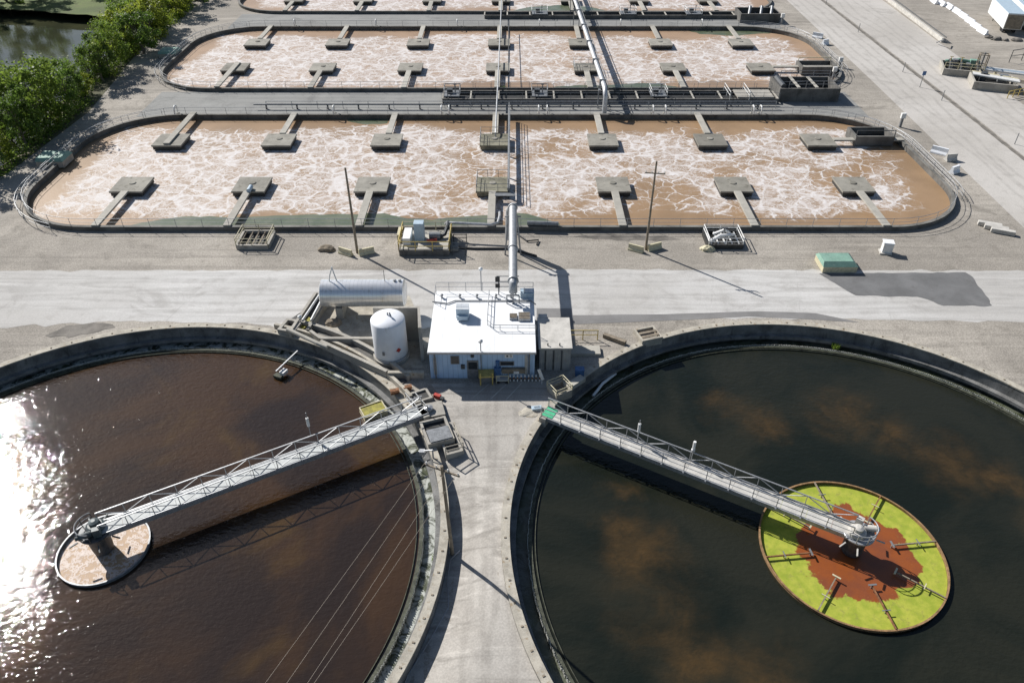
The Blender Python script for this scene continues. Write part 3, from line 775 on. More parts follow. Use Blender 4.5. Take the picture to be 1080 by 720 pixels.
for y_, z_, r_, lb in ((121.0, .75, .13, 'long dark pipe on low stools behind the back wall of the nearest basin'), (122.4, .45, .2, 'thicker dark pipe lying along the near side of the channel'), (128.35, .8, .12, 'dark pipe along the front wall of the middle basin')):
    t = thing('service_pipe', lb, 'pipe', (0, y_, 0))
    xa, xb = (-42, 43) if r_ == .13 else (-11, 43.5)
    MB().path([(xa, 0, z_), (0, 0, z_), (xb, 0, z_)], r_, 8).build('pipe_run', 'grey_steel' if r_ == .13 else 'dark_steel', t)
    pm = None
    for i_ in range(int((xb - xa) / 5)):
        if pm is None: pm = MB().box((0, 0, 0), (.2, .3, z_)).build('stool', 'dark_steel', t, (xa + 2, 0, z_/2 - .08))
        else: put(pm, t, (xa + 2 + 5*i_, 0, z_/2 - .08))
def gate(x, y, z, label, frame=True, w=2.6):
    t = thing('sluice_gate', label, 'sluice gate', (x, y, z), group='sluice gates on the channels')
    MB().box((0, 0, .12), (w, 2.8, .14)).build('grating', 'grey_steel', t)
    MB().box((-.4, .2, .55), (.9, .8, .7)).build('gearbox', 'dark_steel', t)
    MB().tube((.5, .2, .2), (.5, .2, 1.6), .08).tube((.25, .2, 1.6), (.75, .2, 1.6), .05).build('hand_wheel', 'grey_steel', t)
    g = MB(); hw, hd = w/2, 1.4
    for a, b in ((-hw, -hd), (hw, -hd), (hw, hd), (-hw, hd)): g.tube((a, b, .1), (a, b, 1.3), .05, n=6)
    for a, b in (((-hw, -hd), (hw, -hd)), ((hw, -hd), (hw, hd)), ((hw, hd), (-hw, hd)), ((-hw, hd), (-hw, -hd))):
        for zz in (.75, 1.3): g.tube((*a, zz), (*b, zz), .045, n=6)
    g.build('railing', 'white_steel' if frame else 'grey_steel', t)
for px, lb, fr in ((477, 'sluice gate at the left end of the near channel', False), (569, 'sluice gate left of the large inclined pipe on the near channel', False), (694, 'white railed sluice gate right of the large pipe on the near channel', True)):
    gate(at(px, 100, .8).x, 125.5, .78, lb, fr)
for px, lb in ((569, 'sluice gate on the far channel left of the large pipe'), (662, 'sluice gate on the far channel just right of the large pipe'), (731, 'sluice gate near the right end of the far channel')):
    gate(at(px, 14, .8).x, 175.6, .78, lb, True, 3.4)
t = thing('channel_bridge', 'concrete slab bridge over the near channel with pale rails', 'footbridge', (at(787, 100, .8).x, 125.5, .76))
MB().box((1.2, 0, .12), (6.0, 3.6, .22)).build('slab', 'concrete', t)
for s in (-1.6, 1.6):
    g = MB()
    for z in (.6, 1.2): g.tube((s - 1.6, -2.2, z), (s - 1.6, 2.2, z), .05, n=6)
    for y in (-2.2, 0, 2.2): g.tube((s - 1.6, y, -.2), (s - 1.6, y, 1.2), .05, n=6)
    g.build('railing', 'white_steel', t)
# white vent stubs on the back walls
stub = None
def vent(x, y, label):
    global stub
    if stub is None:
        stub = thing('vent_pipe', label, 'vent pipe', (x, y, BT), group='white vent pipes over the basin walls')
        MB().path([(0, .9, -.6), (0, .9, .9), (0, .75, 1.15), (0, .4, 1.25), (0, .0, 1.15), (0, -.25, .8), (0, -.3, .1)], .11, 8).build('bent_pipe', 'white_steel', stub)
        MB().box((0, .9, -.3), (.4, .4, .5)).build('pipe_foot', 'concrete', stub)
    else: clone(stub, (x, y, BT), label)
for j, px in enumerate((187, 353, 466, 474, 568, 577, 688, 701, 793, 801)):
    vent(at(px, 119, BT).x, 117.2, f'white bent vent pipe over back wall of nearest basin, {ORD[j]} from left')
for j, px in enumerate((310, 396, 482, 569, 655, 741)):
    vent(at(px, 29, BT).x, 166.3, f'white bent vent pipe over back wall of middle basin, {ORD[j]} from left')

def chamber(name, label, cat, x0, x1, y0, y1, z1, wall_m='basinwall', z0=-.1, rz=0.0, inner='darkhole', th=.3, cover=0.0, group=None, depth=None):
    cx, cy = (x0+x1)/2, (y0+y1)/2; w, d = x1-x0, y1-y0
    t = thing(name, label, cat, (cx, cy, 0), rz, group)
    m = MB(); h = z1 - z0; zc = (z0+z1)/2
    m.box((0, d/2 - th/2, zc), (w, th, h)); m.box((0, -d/2 + th/2, zc), (w, th, h))
    m.box((w/2 - th/2, 0, zc), (th, d - 2*th, h)); m.box((-w/2 + th/2, 0, zc), (th, d - 2*th, h))
    m.build('wall', wall_m, t)
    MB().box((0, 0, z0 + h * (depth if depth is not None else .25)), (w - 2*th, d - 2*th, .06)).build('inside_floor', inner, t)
    if cover:
        MB().box((-w/2 + w*cover/2, 0, z1 + .04), (w*cover, d - .1, .08)).build('cover_plate', 'concrete', t)
    return t
# splitter boxes at the right-hand ends
t = chamber('splitter_box', 'tall dark splitter box with railings at the right end of the channel', 'splitter box', 44.2, 54.2, 124.2, 130.2, 2.2)
for y in (-2.6, 2.6):
    g = MB()
    for z in (2.8, 3.3): g.tube((-3.5, y, z), (4.9, y, z), .05, n=6)
    for x in (-3.5, -.7, 2.1, 4.9): g.tube((x, y, 2.2), (x, y, 3.3), .05, n=6)
    g.build('railing', 'grey_steel', t)
for x in (-1.8, 1.2): MB().box((x, 0, 2.24), (.5, 5.2, .1)).build('cross_beam', 'walk', t)
for x in (2.9, 4.1): MB().box((x, -2.92, 1.3), (.9, .05, .9)).build('notice_panel', 'white_steel', t)
MB().tube((-4.3, -2.4, 2.3), (-4.3, 2.0, 2.3), .45, n=16).build('pipe_stub', 'dark_steel', t)
t = chamber('splitter_box', 'small dark gate box on the right end of the nearest basin', 'splitter box', 50.6, 56.3, 106.5, 110.2, 1.35)
MB().bar((-2.8, -1.7, 2.2), (2.8, -1.7, 2.2), .1).bar((-2.8, -1.7, 1.3), (-2.8, -1.7, 2.2), .1).bar((2.8, -1.7, 1.3), (2.8, -1.7, 2.2), .1).build('gate_frame', 'dark_steel', t)
t = chamber('splitter_box', 'small dark gate box on the right end of the middle basin', 'splitter box', 52.2, 58.6, 137.8, 141.6, 1.3)
MB().bar((-2.9, 1.7, 1.9), (2.9, 1.7, 1.9), .1).bar((-2.9, 1.7, 1.3), (-2.9, 1.7, 1.9), .1).bar((2.9, 1.7, 1.3), (2.9, 1.7, 1.9), .1).build('gate_frame', 'cream', t)
t = chamber('splitter_box', 'dark valve box with pipes behind the right end of the middle basin', 'splitter box', 49, 57.5, 171.0, 176.5, 1.8)
for x in (-2.5, 0, 2.2): MB().path([(x, -2.6, 1.4), (x + .6, -.5, 2.7), (x + 1.2, 2.4, 1.9)], .3, 10).build('valve_pipe', 'grey_steel', t)
# pale control pedestals
def pedestal(p, label, h=1.5, w=.7):
    t = thing('control_pedestal', label, 'control pedestal', p, group='white control pedestals')
    MB().box((0, 0, h/2), (w*.5, w*.4, h)).build('stand', 'grey_steel', t)
    MB().box((0, 0, h + .3), (w, w*.6, .8)).build('cabinet', 'white_steel', t, bevel=.03)
pedestal(at(949, 134, 0), 'white control pedestal outside the right end of the nearest basin')
pedestal(at(878, 84, 0), 'white control pedestal outside the right end of the middle basin')
pedestal(at(885, 71, 0), 'small white control pedestal beside the middle basin gate box', 1.1)
pedestal(at(824, 26, 0), 'white control pedestal behind the right end of the middle basin')

# central catwalk, service pipe
t = thing('railed_beam', 'narrow steel beam with tall railing crossing the nearest basin beside the mossy platforms', 'railed beam', (-.45, 0, 0))
ya, yb = 89.8, 117.0
MB().box2((-.16, ya, 1.0), (.16, yb, 1.35)).build('beam', 'grey_steel', t)
for z in (1.75, 2.15, 2.6): MB().tube((0, ya, z), (0, yb, z), .04, n=6).build('rail', 'grey_steel', t)
pm = None
for i in range(14):
    q = (0, ya + (yb-ya)*i/13, 1.35)
    if pm is None: pm = MB().tube((0, 0, 0), (0, 0, 1.25), .04, n=6).build('post', 'grey_steel', t, q)
    else: put(pm, t, q)
pm = None
for y in (ya + .2, 96, 103, 110):
    if pm is None: pm = MB().box((0, 0, 0), (.22, .22, 2.2)).build('pier', 'dark_steel', t, (0, y, -.1))
    else: put(pm, t, (0, y, -.1))
tag(MB().box2((-2.2, ya - 1.1, .75), (.4, ya - .25, .82)).box2((-2.1, ya - 1.0, -.5), (-1.9, ya - .8, .75)).build('landing', 'grey_steel'), 'small grey landing at the front end of the railed beam', 'landing')
xs = -2.45
tag(MB().path([(xs, 108, .7), (xs, 108, 1.3), (xs, 109, 1.5), (xs + .05, 130, 1.6), (xs + .1, 200, 1.6)], .12, 8).build('service_pipe', 'galv'), 'thin pale service pipe running away down the middle of all basins', 'pipe')
tag(MB().path([(-.6, 133, 2.0), (-.7, 165, 2.0)], .07, 6).build('service_pipe', 'dark_steel'), 'thin dark pipe over the middle basin beside the pale service pipe', 'pipe')
# small green shed-like lump of plants on the strip
# large overhead pipe from building to nearest basin
zp = 5.5
t = thing('overhead_pipe', 'large grey overhead pipe crossing the road from building to nearest basin', 'pipe', (.1, 69, 0))
yn, yf = at(541, 296, zp).y - 69, at(541, 219, zp).y - 69
MB().path([(0, yn, zp), (0, yf, zp)], .44, 20).build('pipe_run', 'galv', t, smooth=True)
MB().path([(0, yf, zp), (0, yf + .45, zp - .08), (-.15, yf + .8, zp - .35), (-.4, yf + .9, zp - .9), (-.5, yf + .9, 1.0)], .42, 16).build('pipe_elbow', 'galv', t, smooth=True)
MB().path([(0, yn, zp), (0, yn - .4, zp - .1), (0, yn - .55, zp - .4), (0, yn - .6, zp - .9)], .42, 16).build('pipe_elbow', 'galv', t, smooth=True)
for y in (yn, (yn+yf)/2 - 1.5, yf): MB().path([(0, y - .08, zp), (0, y + .08, zp)], .54, 20).build('flange', 'galv', t)
g = MB()
for s in (-.9, .9): g.bar((s, yf - 1.0, 0), (s*.5, yf - 1.0, zp - .4), .16)
g2 = MB().bar((0, yn - .6, 3.2), (0, yn - .6, zp - .8), .12).bar((-.6, yn - .6, 4.2), (.6, yn - .6, 4.2), .1).bar((-.6, yn - .6, 3.2), (-.6, yn - .6, 4.2), .1).bar((.6, yn - .6, 3.2), (.6, yn - .6, 4.2), .1)
g2.build('support_frame', 'grey_steel', t)
g.bar((-.9, yf - 1.0, 4.9), (.9, yf - 1.0, 4.9), .14).build('support_frame', 'grey_steel', t)
tag(MB().path([at(470, 236, 1.4), at(471, 235, 1.8), at(480, 235, 1.9), at(518, 237, 1.9), at(525, 235, 1.9), at(527, 228, 1.8), at(527, 224, 1.0)], .16, 10).build('front_pipe', 'galv'), 'grey pipe along the front wall leading to the mossy platform', 'pipe')
tag(MB().path([at(556, 235, .9), at(588, 236, .9), at(589, 236, .9)], .28, 10).build('front_pipe', 'grey_steel'), 'short grey pipe on the front wall right of the overhead pipe', 'pipe')
tag(MB().path([at(478, 258, .3), at(486, 261, .12), at(500, 262, .1), at(520, 262, .1), at(538, 262, .1), at(552, 266, .1), at(566, 270, .1)], .13, 8).build('hose', 'black'), 'black hose lying on the gravel from the pump skid', 'hose')
tag(MB().path([at(545, 246, .1), at(556, 254, .15), at(568, 253, .15), at(566, 258, .1)], .09, 8).build('hose', 'black'), 'short black hose curling on gravel right of the overhead pipe', 'hose')
# inclined far pipe with walkway
z2 = 4.0
xA, yA = 14.6, 117.6; xB, yB = 12.6, 214
t = thing('overhead_pipe', 'long white overhead pipe crossing the middle basin towards the far basins', 'pipe', (0, 0, 0))
MB().path([(14.75, 118.2, .4), (14.75, 118.2, 3.0), (14.7, 118.7, 3.7), (14.7, 119.8, z2), (xB, yB, z2)], .38, 14).build('pipe_run', 'pale_galv', t, smooth=True)
MB().box2((13.75, 119.5, 3.35), (14.1, 120.2, 3.6)).path([(15.3, 120, z2 + .25), (xB + .6, yB, z2 + .25)], .06, 6).path([(15.3, 120, z2 - .35), (xB + .6, yB, z2 - .35)], .08, 6).build('pipe_rack', 'grey_steel', t)
g = MB()
for k in range(9):
    y = 122 + k * 10.5; x = 14.65 - 2.0 * (y - 119) / 95
    g.box((x, y, z2), (1.05, .16, 1.05))
g.build('flange', 'galv', t)
g = MB()
for y in (121.5, 168.5, 176.8):
    x = 14.65 - 2.0 * (y - 119) / 95
    for s in (-.6, .6): g.box((x + s, y, 1.8), (.16, .16, 3.6))
    g.box((x, y, 3.5), (1.5, .18, .18))
g.build('support_frame', 'grey_steel', t)

# ------------------------------------------------------------------ foreground row
def utility_pole(p, h, label, r=.15, arms=((0.6, 1.2, 0.0),), lean=(0, 0), ins=True):
    t = thing('utility_pole', label, 'utility pole', p, group='wooden utility poles')
    MB().tube((0, 0, 0), (lean[0], lean[1], h), r, r*.65, 10).build('pole', 'wood', t)
    for dz, hw, a in arms:
        c = Vector((lean[0]*(h-dz)/h, lean[1]*(h-dz)/h, h - dz)); d = Vector((math.cos(a)*hw, math.sin(a)*hw, 0))
        cb = MB().bar(c - d, c + d, .10, .12).build('cross_arm', 'wood', t)
        if ins:
            g = MB()
            for f in (-.92, -.33, .33, .92): g.tube(c + d*f + Vector((0, 0, .05)), c + d*f + Vector((0, 0, .28)), .05, n=8)
            g.build('insulator', 'white_steel', cb)
    return t
P2 = at(681, 263); P1 = at(377, 266.5)
utility_pole(P1, 10.6, 'tall utility pole without cross arm, standing left of the pump skid', .16, (), ins=False)
utility_pole(P2, 11.0, 'tall utility pole with cross arm, standing on gravel right of overhead pipe', .15, ((1.4, 1.1, R(-8)),))
P3 = at(477, 583, -1.0); P3.z = hgt(P3.x, P3.y)
top3 = 10.6
A = at(447, 480, 9.9); B = at(484, 493, 9.9); dd = B - A; cc = (A + B) / 2
utility_pole(P3, top3, 'utility pole beside the brown tank wall carrying four wires', .15, ((.45, dd.length / 2, math.atan2(dd.y, dd.x)),), lean=(cc.x - P3.x, cc.y - P3.y))
wz = P3.z + top3 - .1
for j, (f, q) in enumerate(((.04, (277, 720)), (.34, (300, 720)), (.66, (322, 720)), (.96, (329, 720)))):
    a = A + dd * f; a.z = wz
    u = (q[0] - 540) / (q[1] + 260); b = at(q[0], q[1], wz - .5)
    e = a + (b - a) * 4.0; pts = []
    for i in range(25):
        s = i / 24; p = a.lerp(e, s); p.z = wz - 2.4 * 4 * .25 * s * (1 - s) * 1.6; pts.append(p)
    tag(MB().path(pts, .0105, 5).build('power_line', 'wire'), f'thin pale power line over the brown tank, {ORD[j]} of four from the left', 'power line', 'power lines over the brown tank')
tag(MB().path([at(485, 580, -.9), at(475, 590, -1.0), at(472, 610, -1.05), at(473, 640, -1.05), at(455, 672, -1.05), at(430, 712, -1.08), at(424, 730, -1.08)], .035, 6).build('ground_cable', 'galv'), 'thin pale cable lying in the shade of the brown tank wall', 'cable')

jb = None
def barrier(p, rz, label, m='stone', L=1.8):
    t = thing('concrete_barrier', label, 'concrete barrier', p, rz, 'loose concrete barriers')
    b = MB(); hw = L/2
    prof = [(-.3, 0), (.3, 0), (.28, .15), (.14, .35), (.1, .75), (-.1, .75), (-.14, .35), (-.28, .15)]
    v0 = [b.bm.verts.new((-hw, y, z)) for y, z in prof]; v1 = [b.bm.verts.new((hw, y, z)) for y, z in prof]
    b.bm.faces.new(v0); b.bm.faces.new(v1[::-1])
    for i in range(8): b.bm.faces.new((v0[i], v0[(i+1) % 8], v1[(i+1) % 8], v1[i]))
    b.build('block', m, t)
    return t
barrier(P1 + Vector((-1.3, -.3, 0)), R(-28), 'barrier left of the pole base near the pump skid', 'cream')
barrier(P1 + Vector((1.1, -.2, 0)), R(24), 'barrier right of the pole base near the pump skid', 'cream')
barrier(P2 + Vector((-1.2, -.3, 0)), R(-28), 'barrier left of the cross-armed pole on the gravel', 'cream')
barrier(P2 + Vector((1.0, .1, 0)), R(24), 'barrier right of the cross-armed pole on the gravel', 'cream')
def rocky(px, py, s, label, m='mud', cat='mound', name='rubble_mound', z=0.0, flat=.5, group=None):
    b = MB(); bmesh.ops.create_icosphere(b.bm, subdivisions=3, radius=1)
    sd = random.random()*50
    for v in b.bm.verts:
        n = noise.noise(v.co * 1.6 + Vector((sd, 0, 0))); v.co *= 1 + .35 * n
        v.co.x *= s; v.co.y *= s * .7; v.co.z *= s * flat
    return tag(b.build(name, m, None, at(px, py, z), smooth=False), label, cat, group)
rocky(345, 263, 1.0, 'low brown mound of debris on gravel left of the tall pole', 'soil')

# pump skid
x0, x1, y0, y1 = -13.0, -7.2, 75.3, 80.0
t = thing('pump_skid', 'pump skid on a concrete plinth with yellow railings and pale blue cabinet', 'pump skid', ((x0+x1)/2, (y0+y1)/2, 0))
w, d = x1-x0, y1-y0
MB().box((0, 0, .35), (w, d, .75)).build('plinth', 'basinwall', t)
MB().box((0, 0, .75), (w - .4, d - .4, .06)).build('grating', 'walk', t)
MB().box((-.7, .1, 1.9), (1.15, 1.0, 2.3)).build('cabinet', 'pale_blue', t, bevel=.03)
MB().box((-2.1, 0, 1.2), (.9, 2.6, .9)).build('pump_casing', 'white_steel', t, bevel=.05)
MB().tube((.4, .3, 1.1), (1.7, .3, 1.1), .45, n=18).build('motor', 'grey_steel', t)
MB().path([(.2, -.6, 1.0), (.9, -.7, 1.1), (1.3, -.5, 1.0)], .16).build('red_pipe', 'red', t)
MB().path([(1.6, .2, 1.0), (2.2, .5, 1.2), (2.5, 1.4, 1.8), (2.5, 2.4, 1.8)], .22, 10).build('discharge_pipe', 'dark_steel', t)
for a0, a1 in (((-w/2, -d/2), (w/2, -d/2)), ((w/2, -d/2), (w/2, d/2)), ((w/2, d/2), (-w/2, d/2)), ((-w/2, d/2), (-w/2, -d/2))):
    g = MB()
    for z in (1.25, 1.85): g.tube((*a0, z), (*a1, z), .055, n=6)
    for f in (0, .33, .67, 1): g.tube((a0[0]+(a1[0]-a0[0])*f, a0[1]+(a1[1]-a0[1])*f, .6), (a0[0]+(a1[0]-a0[0])*f, a0[1]+(a1[1]-a0[1])*f, 1.85), .055, n=6)
    g.build('railing', 'yellow' if a0 != (w/2, d/2) else 'cream', t)
MB().box((-w/2 - .25, .6, 1.1), (.3, 1.9, 1.0)).build('side_panel', 'cream', t)
MB().box((w/2 - .05, -.2, 1.3), (.08, 3.4, 1.0)).build('side_screen', 'dark_steel', t)
for y in (-2.2, .8):
    g = MB()
    for z in (.5, 1.0): g.tube((w/2 + .2, y, z), (w/2 + 1.9, y, z), .05, n=6)
    for x in (.3, 1.8): g.tube((w/2 + x, y, 0), (w/2 + x, y, 1.05), .05, n=6)
    g.build('step_rail', 'dark_steel', t)
MB().box((w/2 + .5, -.7, .2), (.9, 1.6, .35)).build('step', 'concrete', t)

def pit_frame(px0, px1, py, d, label, m, inner='wood', rails=True):
    a, b = at(px0, py), at(px1, py); w = b.x - a.x
    t = thing('valve_pit', label, 'valve pit', ((a.x+b.x)/2, a.y + d/2, 0), group='railed valve pits along the nearest basin')
    g = MB(); th = .28
    g.box((0, d/2, .25), (w, th, .6)); g.box((0, -d/2, .25), (w, th, .6)); g.box((w/2, 0, .25), (th, d - th, .6)); g.box((-w/2, 0, .25), (th, d - th, .6)); g.build('kerb', 'concrete' if inner == 'wood' else 'darkhole', t)
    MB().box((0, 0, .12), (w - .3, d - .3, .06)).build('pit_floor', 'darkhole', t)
    g = MB()
    for i in range(5): g.box((-w/2 + w*(i+.5)/5, 0, .42), (.14, d - .3, .1))
    g.build('grating_bar', inner, t)
    for y in (-d/2, d/2):
        g = MB()
        for z in (.9, 1.35): g.tube((-w/2, y, z), (w/2, y, z), .05, n=6)
        for x in (-w/2, 0, w/2): g.tube((x, y, .3), (x, y, 1.35), .05, n=6)
        g.build('railing', m, t)
    for x in (-w/2, w/2):
        g = MB().tube((x, -d/2, 1.35), (x, d/2, 1.35), .05, n=6).tube((x, -d/2, .9), (x, d/2, .9), .05, n=6)
        g.build('railing', m, t)
    return t
pit_frame(250, 283, 262.5, 3.4, 'timber barred valve pit with cream railings at the left front of nearest basin', 'cream')
t = pit_frame(747, 783, 262, 3.3, 'valve pit crowded with white pipes right of the cross-armed pole', 'white_steel', 'white_steel')
MB().path([(-1.8, -1.0, .5), (-.6, -.6, 1.1), (.6, -.4, 1.1), (1.4, .4, .6)], .22).path([(-1.0, .8, .5), (.2, .6, 1.2), (1.0, 1.1, .5)], .18).build('valve_pipe', 'white_steel', t)
MB().tube((0, 0, .4), (0, 0, 1.8), .12).tube((-.35, 0, 1.8), (.35, 0, 1.8), .06).build('valve_stem', 'grey_steel', t)
rocky(746, 263, .8, 'tan rock beside the white piped valve pit', 'cream', 'rock', 'rock', flat=.6)

def lidbox(px0, px1, py, d, h, label, lid, body, chamf=.5, rz=0.0, group=None):
    a, b = at(px0, py), at(px1, py); w = (b.x - a.x)
    t = thing('covered_box', label, 'equipment box', ((a.x+b.x)/2, a.y + d/2, 0), rz, group)
    MB().box((0, 0, h/2), (w, d, h)).build('body', body, t)
    g = MB(); lo = [(-w/2-.06, -d/2-.06, h), (w/2+.06, -d/2-.06, h), (w/2+.06, d/2+.06, h), (-w/2-.06, d/2+.06, h)]
    c = chamf; hi = [(-w/2+c*.2, -d/2+c, h+.45), (w/2-c, -d/2+c, h+.45), (w/2-c, d/2-c, h+.45), (-w/2+c*.2, d/2-c, h+.45)]
    L = [g.bm.verts.new(q) for q in lo]; T = [g.bm.verts.new(q) for q in hi]; g.bm.faces.new(T); g.bm.faces.new(L[::-1])
    for i in range(4): g.bm.faces.new((L[i], L[(i+1) % 4], T[(i+1) % 4], T[i]))
    g.build('lid', lid, t)
    return t
lidbox(867, 903, 287.5, 2.7, .75, 'green lidded box beside the dark asphalt patch', 'green_roof', 'cream', .45, group='green lidded boxes')
lidbox(40, 68, 177, 3.0, .9, 'green lidded box under the trees by the nearest basin', 'green_roof', 'concrete', .3, group='green lidded boxes')
lidbox(168, 186, 62, 3.2, .8, 'green lidded box at the left end of the middle basin', 'green_roof', 'concrete', .3, group='green lidded boxes')
p = at(934, 266); t = thing('white_cabinet', 'small tilted white cabinet standing on the gravel right of the green box', 'cabinet', p, R(-12))
MB().box((0, 0, .65), (1.1, .9, 1.3)).build('body', 'white_steel', t, bevel=.05)
MB().box((0, .1, 1.34), (1.2, 1.0, .08)).build('top', 'roofwhite', t)
MB().box((-.1, -.1, .08), (1.3, 1.1, .14)).build('base', 'stone', t)
p = at(1050, 242)
for j in range(3):
    tag(MB().box((0, 0, .25), (2.6, .62, .5), R(-24)).build('concrete_beam', 'stone', None, p + Vector((j*.38 - .4, .8 - .85*j, 0)), bevel=.03), f'pale concrete beam lying on gravel, {ORD[j]} from the back of three', 'concrete beam', 'concrete beams laid side by side')
for px, py, rz, lb, L in ((862, 40, -35, 'white block on the road verge by middle basin, farther of a pair', 2.0), (870, 47, 25, 'white block on the road verge by middle basin, nearer of a pair', 1.3), (990, 162, -40, 'white block on the road verge by nearest basin, farthest of three', 2.2), (1002, 169, 10, 'grey block on the road verge by nearest basin, middle of three', 1.6), (1006, 182, 30, 'white block on the road verge by nearest basin, nearest of three', 1.4)):
    barrier(at(px, py), R(rz), lb, 'stone' if lb.startswith('grey') else 'tank_white', L).scale = (1, 1.5, 1.3)

# ------------------------------------------------------------------ control building
t = thing('control_building', 'flat white roofed control building with pale sky-tinted siding between the tanks', 'building', (-2.75, 58.6, 0))
bx0, bx1, by0, by1, bh = -4.78, 4.82, -4.95, 4.5, 3.05
MB().box2((bx0, by0, -.4), (bx1, by1, bh)).build('wall', 'sky_lit_siding', t)
rf = MB().box2((bx0 - .1, by0 - .28, bh), (bx1 + .1, by1 + .1, bh + .2)).build('roof', 'roofwhite', t, bevel=.03)
MB().box2((bx0 - .12, by0 - .33, bh - .02), (bx1 + .12, by0 - .285, bh + .16)).build('gutter', 'galv', rf)
MB().tube((bx0 + .5, by0 - .12, 0), (bx0 + .5, by0 - .12, bh), .07).build('downpipe', 'grey_steel', t)
MB().tube((bx1 - .5, by0 - .12, 0), (bx1 - .5, by0 - .12, bh), .07).build('downpipe', 'grey_steel', t)
def panel(name, x, z, w, h, m, dy=.05, fr=None):
    f = MB().box((x, by0 - dy/2 - .002, z), (w, dy, h)).build(name, m, t)
    return f
w1 = panel('window', -2.45, 2.15, .8, .95, 'grey_steel'); MB().box((-2.45, by0 - .058, 2.15), (.66, .012, .8)).build('pane', 'glass', w1)
dr = panel('door', -.85, 1.05, 1.05, 2.1, 'grey_steel'); MB().box((-.85, by0 - .058, 1.5), (.8, .012, .8)).build('pane', 'glass', dr); MB().box((-.45, by0 - .09, 1.0), (.06, .08, .18)).build('handle', 'galv', dr)
w2 = panel('window', 2.3, 1.75, 1.3, .5, 'grey_steel'); MB().box((2.3, by0 - .058, 1.75), (1.15, .012, .36)).build('pane', 'glass', w2)
panel('wall_lamp', -.85, 2.65, .3, .2, 'dark_steel', .2); panel('meter_box', -1.75, 1.4, .35, .45, 'dark_steel', .15)
sg = panel('wall_sign', 2.45, 2.62, .75, .42, 'white_steel', .04)
MB().box((2.32, by0 - .05, 2.62), (.16, .012, .2)).box((2.62, by0 - .05, 2.70), (.2, .012, .05)).box((2.66, by0 - .05, 2.58), (.05, .012, .2)).build('sign_mark', 'dark_steel', sg)
panel('panel_strip', 4.05, 1.5, .28, 2.4, 'stone', .04); panel('panel_strip', -4.3, 1.4, .28, 2.0, 'stone', .04)
panel('cabinet_shelf', 2.9, 1.05, 2.1, .5, 'wood', .35); panel('shelf_box', 3.15, .95, .5, .25, 'white_steel', .42)
# roof equipment (children of the roof: they are fixed to it)
hv = thing('roof_air_conditioner', 'pale blue ribbed air conditioner standing on the white roof', 'air conditioner', (-2.75 - 1.95, 58.9, bh + .2))
MB().box((0, 0, .62), (1.2, 1.15, 1.0)).build('casing', 'pale_blue', hv, bevel=.04)
g = MB()
for i in range(5): g.box((0, -.45 + .22*i, 1.14), (1.24, .1, .05))
g.build('louvre', 'roofwhite', hv)
MB().box((0, -.72, .35), (1.0, .3, .45)).build('intake_hood', 'pale_blue', hv)
MB().box((0, 0, .06), (1.0, 1.0, .12)).build('base', 'grey_steel', hv)
for px, w, lb in ((541.5, .75, 'smaller'), (553, 1.15, 'larger')):
    p = at(px, 335, bh + .2); v = thing('roof_vent', f'{lb} square brown louvred vent on the white roof', 'roof vent', p, group='square vents on the roof')
    MB().box((0, 0, .12), (w, w*1.05, .24)).build('curb', 'galv', v)
    g = MB()
    for i in range(5): g.box((0, -w*.4 + w*.2*i, .26), (w*.9, w*.1, .05))
    g.build('louvre', 'wood', v)
# guard rail along the back and left of the roof, ladder rails
zr = bh + .2
railing([(-7.55, 61.0, zr), (-7.55, 63.1, zr), (2.1, 63.1, zr)], 'grey guard rail along the back edge of the white roof', 1.1, 1.7, 'galv', .03, False, 'roof rails')
railing([at(516, 311, zr), at(514, 343, zr), at(520, 348, zr), at(565, 348.5, zr)], 'low grey rail enclosing the vents on the white roof', .6, 1.6, 'galv', .035, False, 'roof rails')
tag(MB().path([at(456, 318, zr + .1), at(472, 320, zr + .1), at(480, 317, zr + .1), at(560, 317, zr + .1), at(565, 321, zr + .1)], .06, 6).build('roof_conduit', 'grey_steel'), 'thin grey conduit running across the back of the white roof', 'conduit')
cw = at(466, 314, zr)
for j, px in enumerate((466, 485, 503, 523, 539)):
    p = at(px, 314, zr); v = thing('roof_vent', f'small grey roof stack along the back roof edge, {ORD[j]} from left', 'roof vent', p, group='stacks along the back roof edge')
    MB().tube((0, 0, 0), (0, 0, .32), .11, n=10).build('stack', 'galv', v); MB().lathe([(.16, .32), (.18, .36), (.08, .42)], n=12).build('rain_cap', 'grey_steel', v)
# equipment at the back of the roof
p = at(556, 312, zr); v = thing('roof_tank', 'blue open box at the back corner of the white roof', 'equipment box', p)
MB().box((0, 0, .3), (1.35, .9, .6)).build('body', 'pale_blue', v); MB().box((.1, 0, .63), (.9, .5, .1)).build('lid', 'roofwhite', v); MB().bar((-.3, -.1, .66), (-.3, -.1, 1.0), .1).build('spout', 'white_steel', v)
p = at(526, 311, zr); v = thing('antenna_frame', 'steel frame with two black panels at the back of the white roof', 'antenna frame', p)
g = MB()
for x in (0, 1.7): g.tube((x, 0, -1), (x, 0, 2.2), .06)
for z in (1.0, 1.6, 2.2): g.tube((-.2, 0, z), (2.0, 0, z), .045)
g.build('frame', 'grey_steel', v)
MB().box((-.1, -.08, 1.9), (.45, .1, .55)).build('panel', 'black', v); MB().box((-.1, -.08, 1.15), (.45, .1, .45)).build('panel', 'black', v)
def lamp_post(p, h, label):
    v = thing('lamp_post', label, 'lamp post', p, group='slim lamp posts by the building')
    MB().tube((0, 0, 0), (0, 0, h), .045).build('post', 'grey_steel', v)
    MB().lathe([(.05, h), (.2, h + .08), (.22, h + .25), (.08, h + .36)], n=12).build('lamp_head', 'white_steel', v)
lamp_post(at(508, 318, 0), 3.9, 'slim lamp post with pale head behind the building')
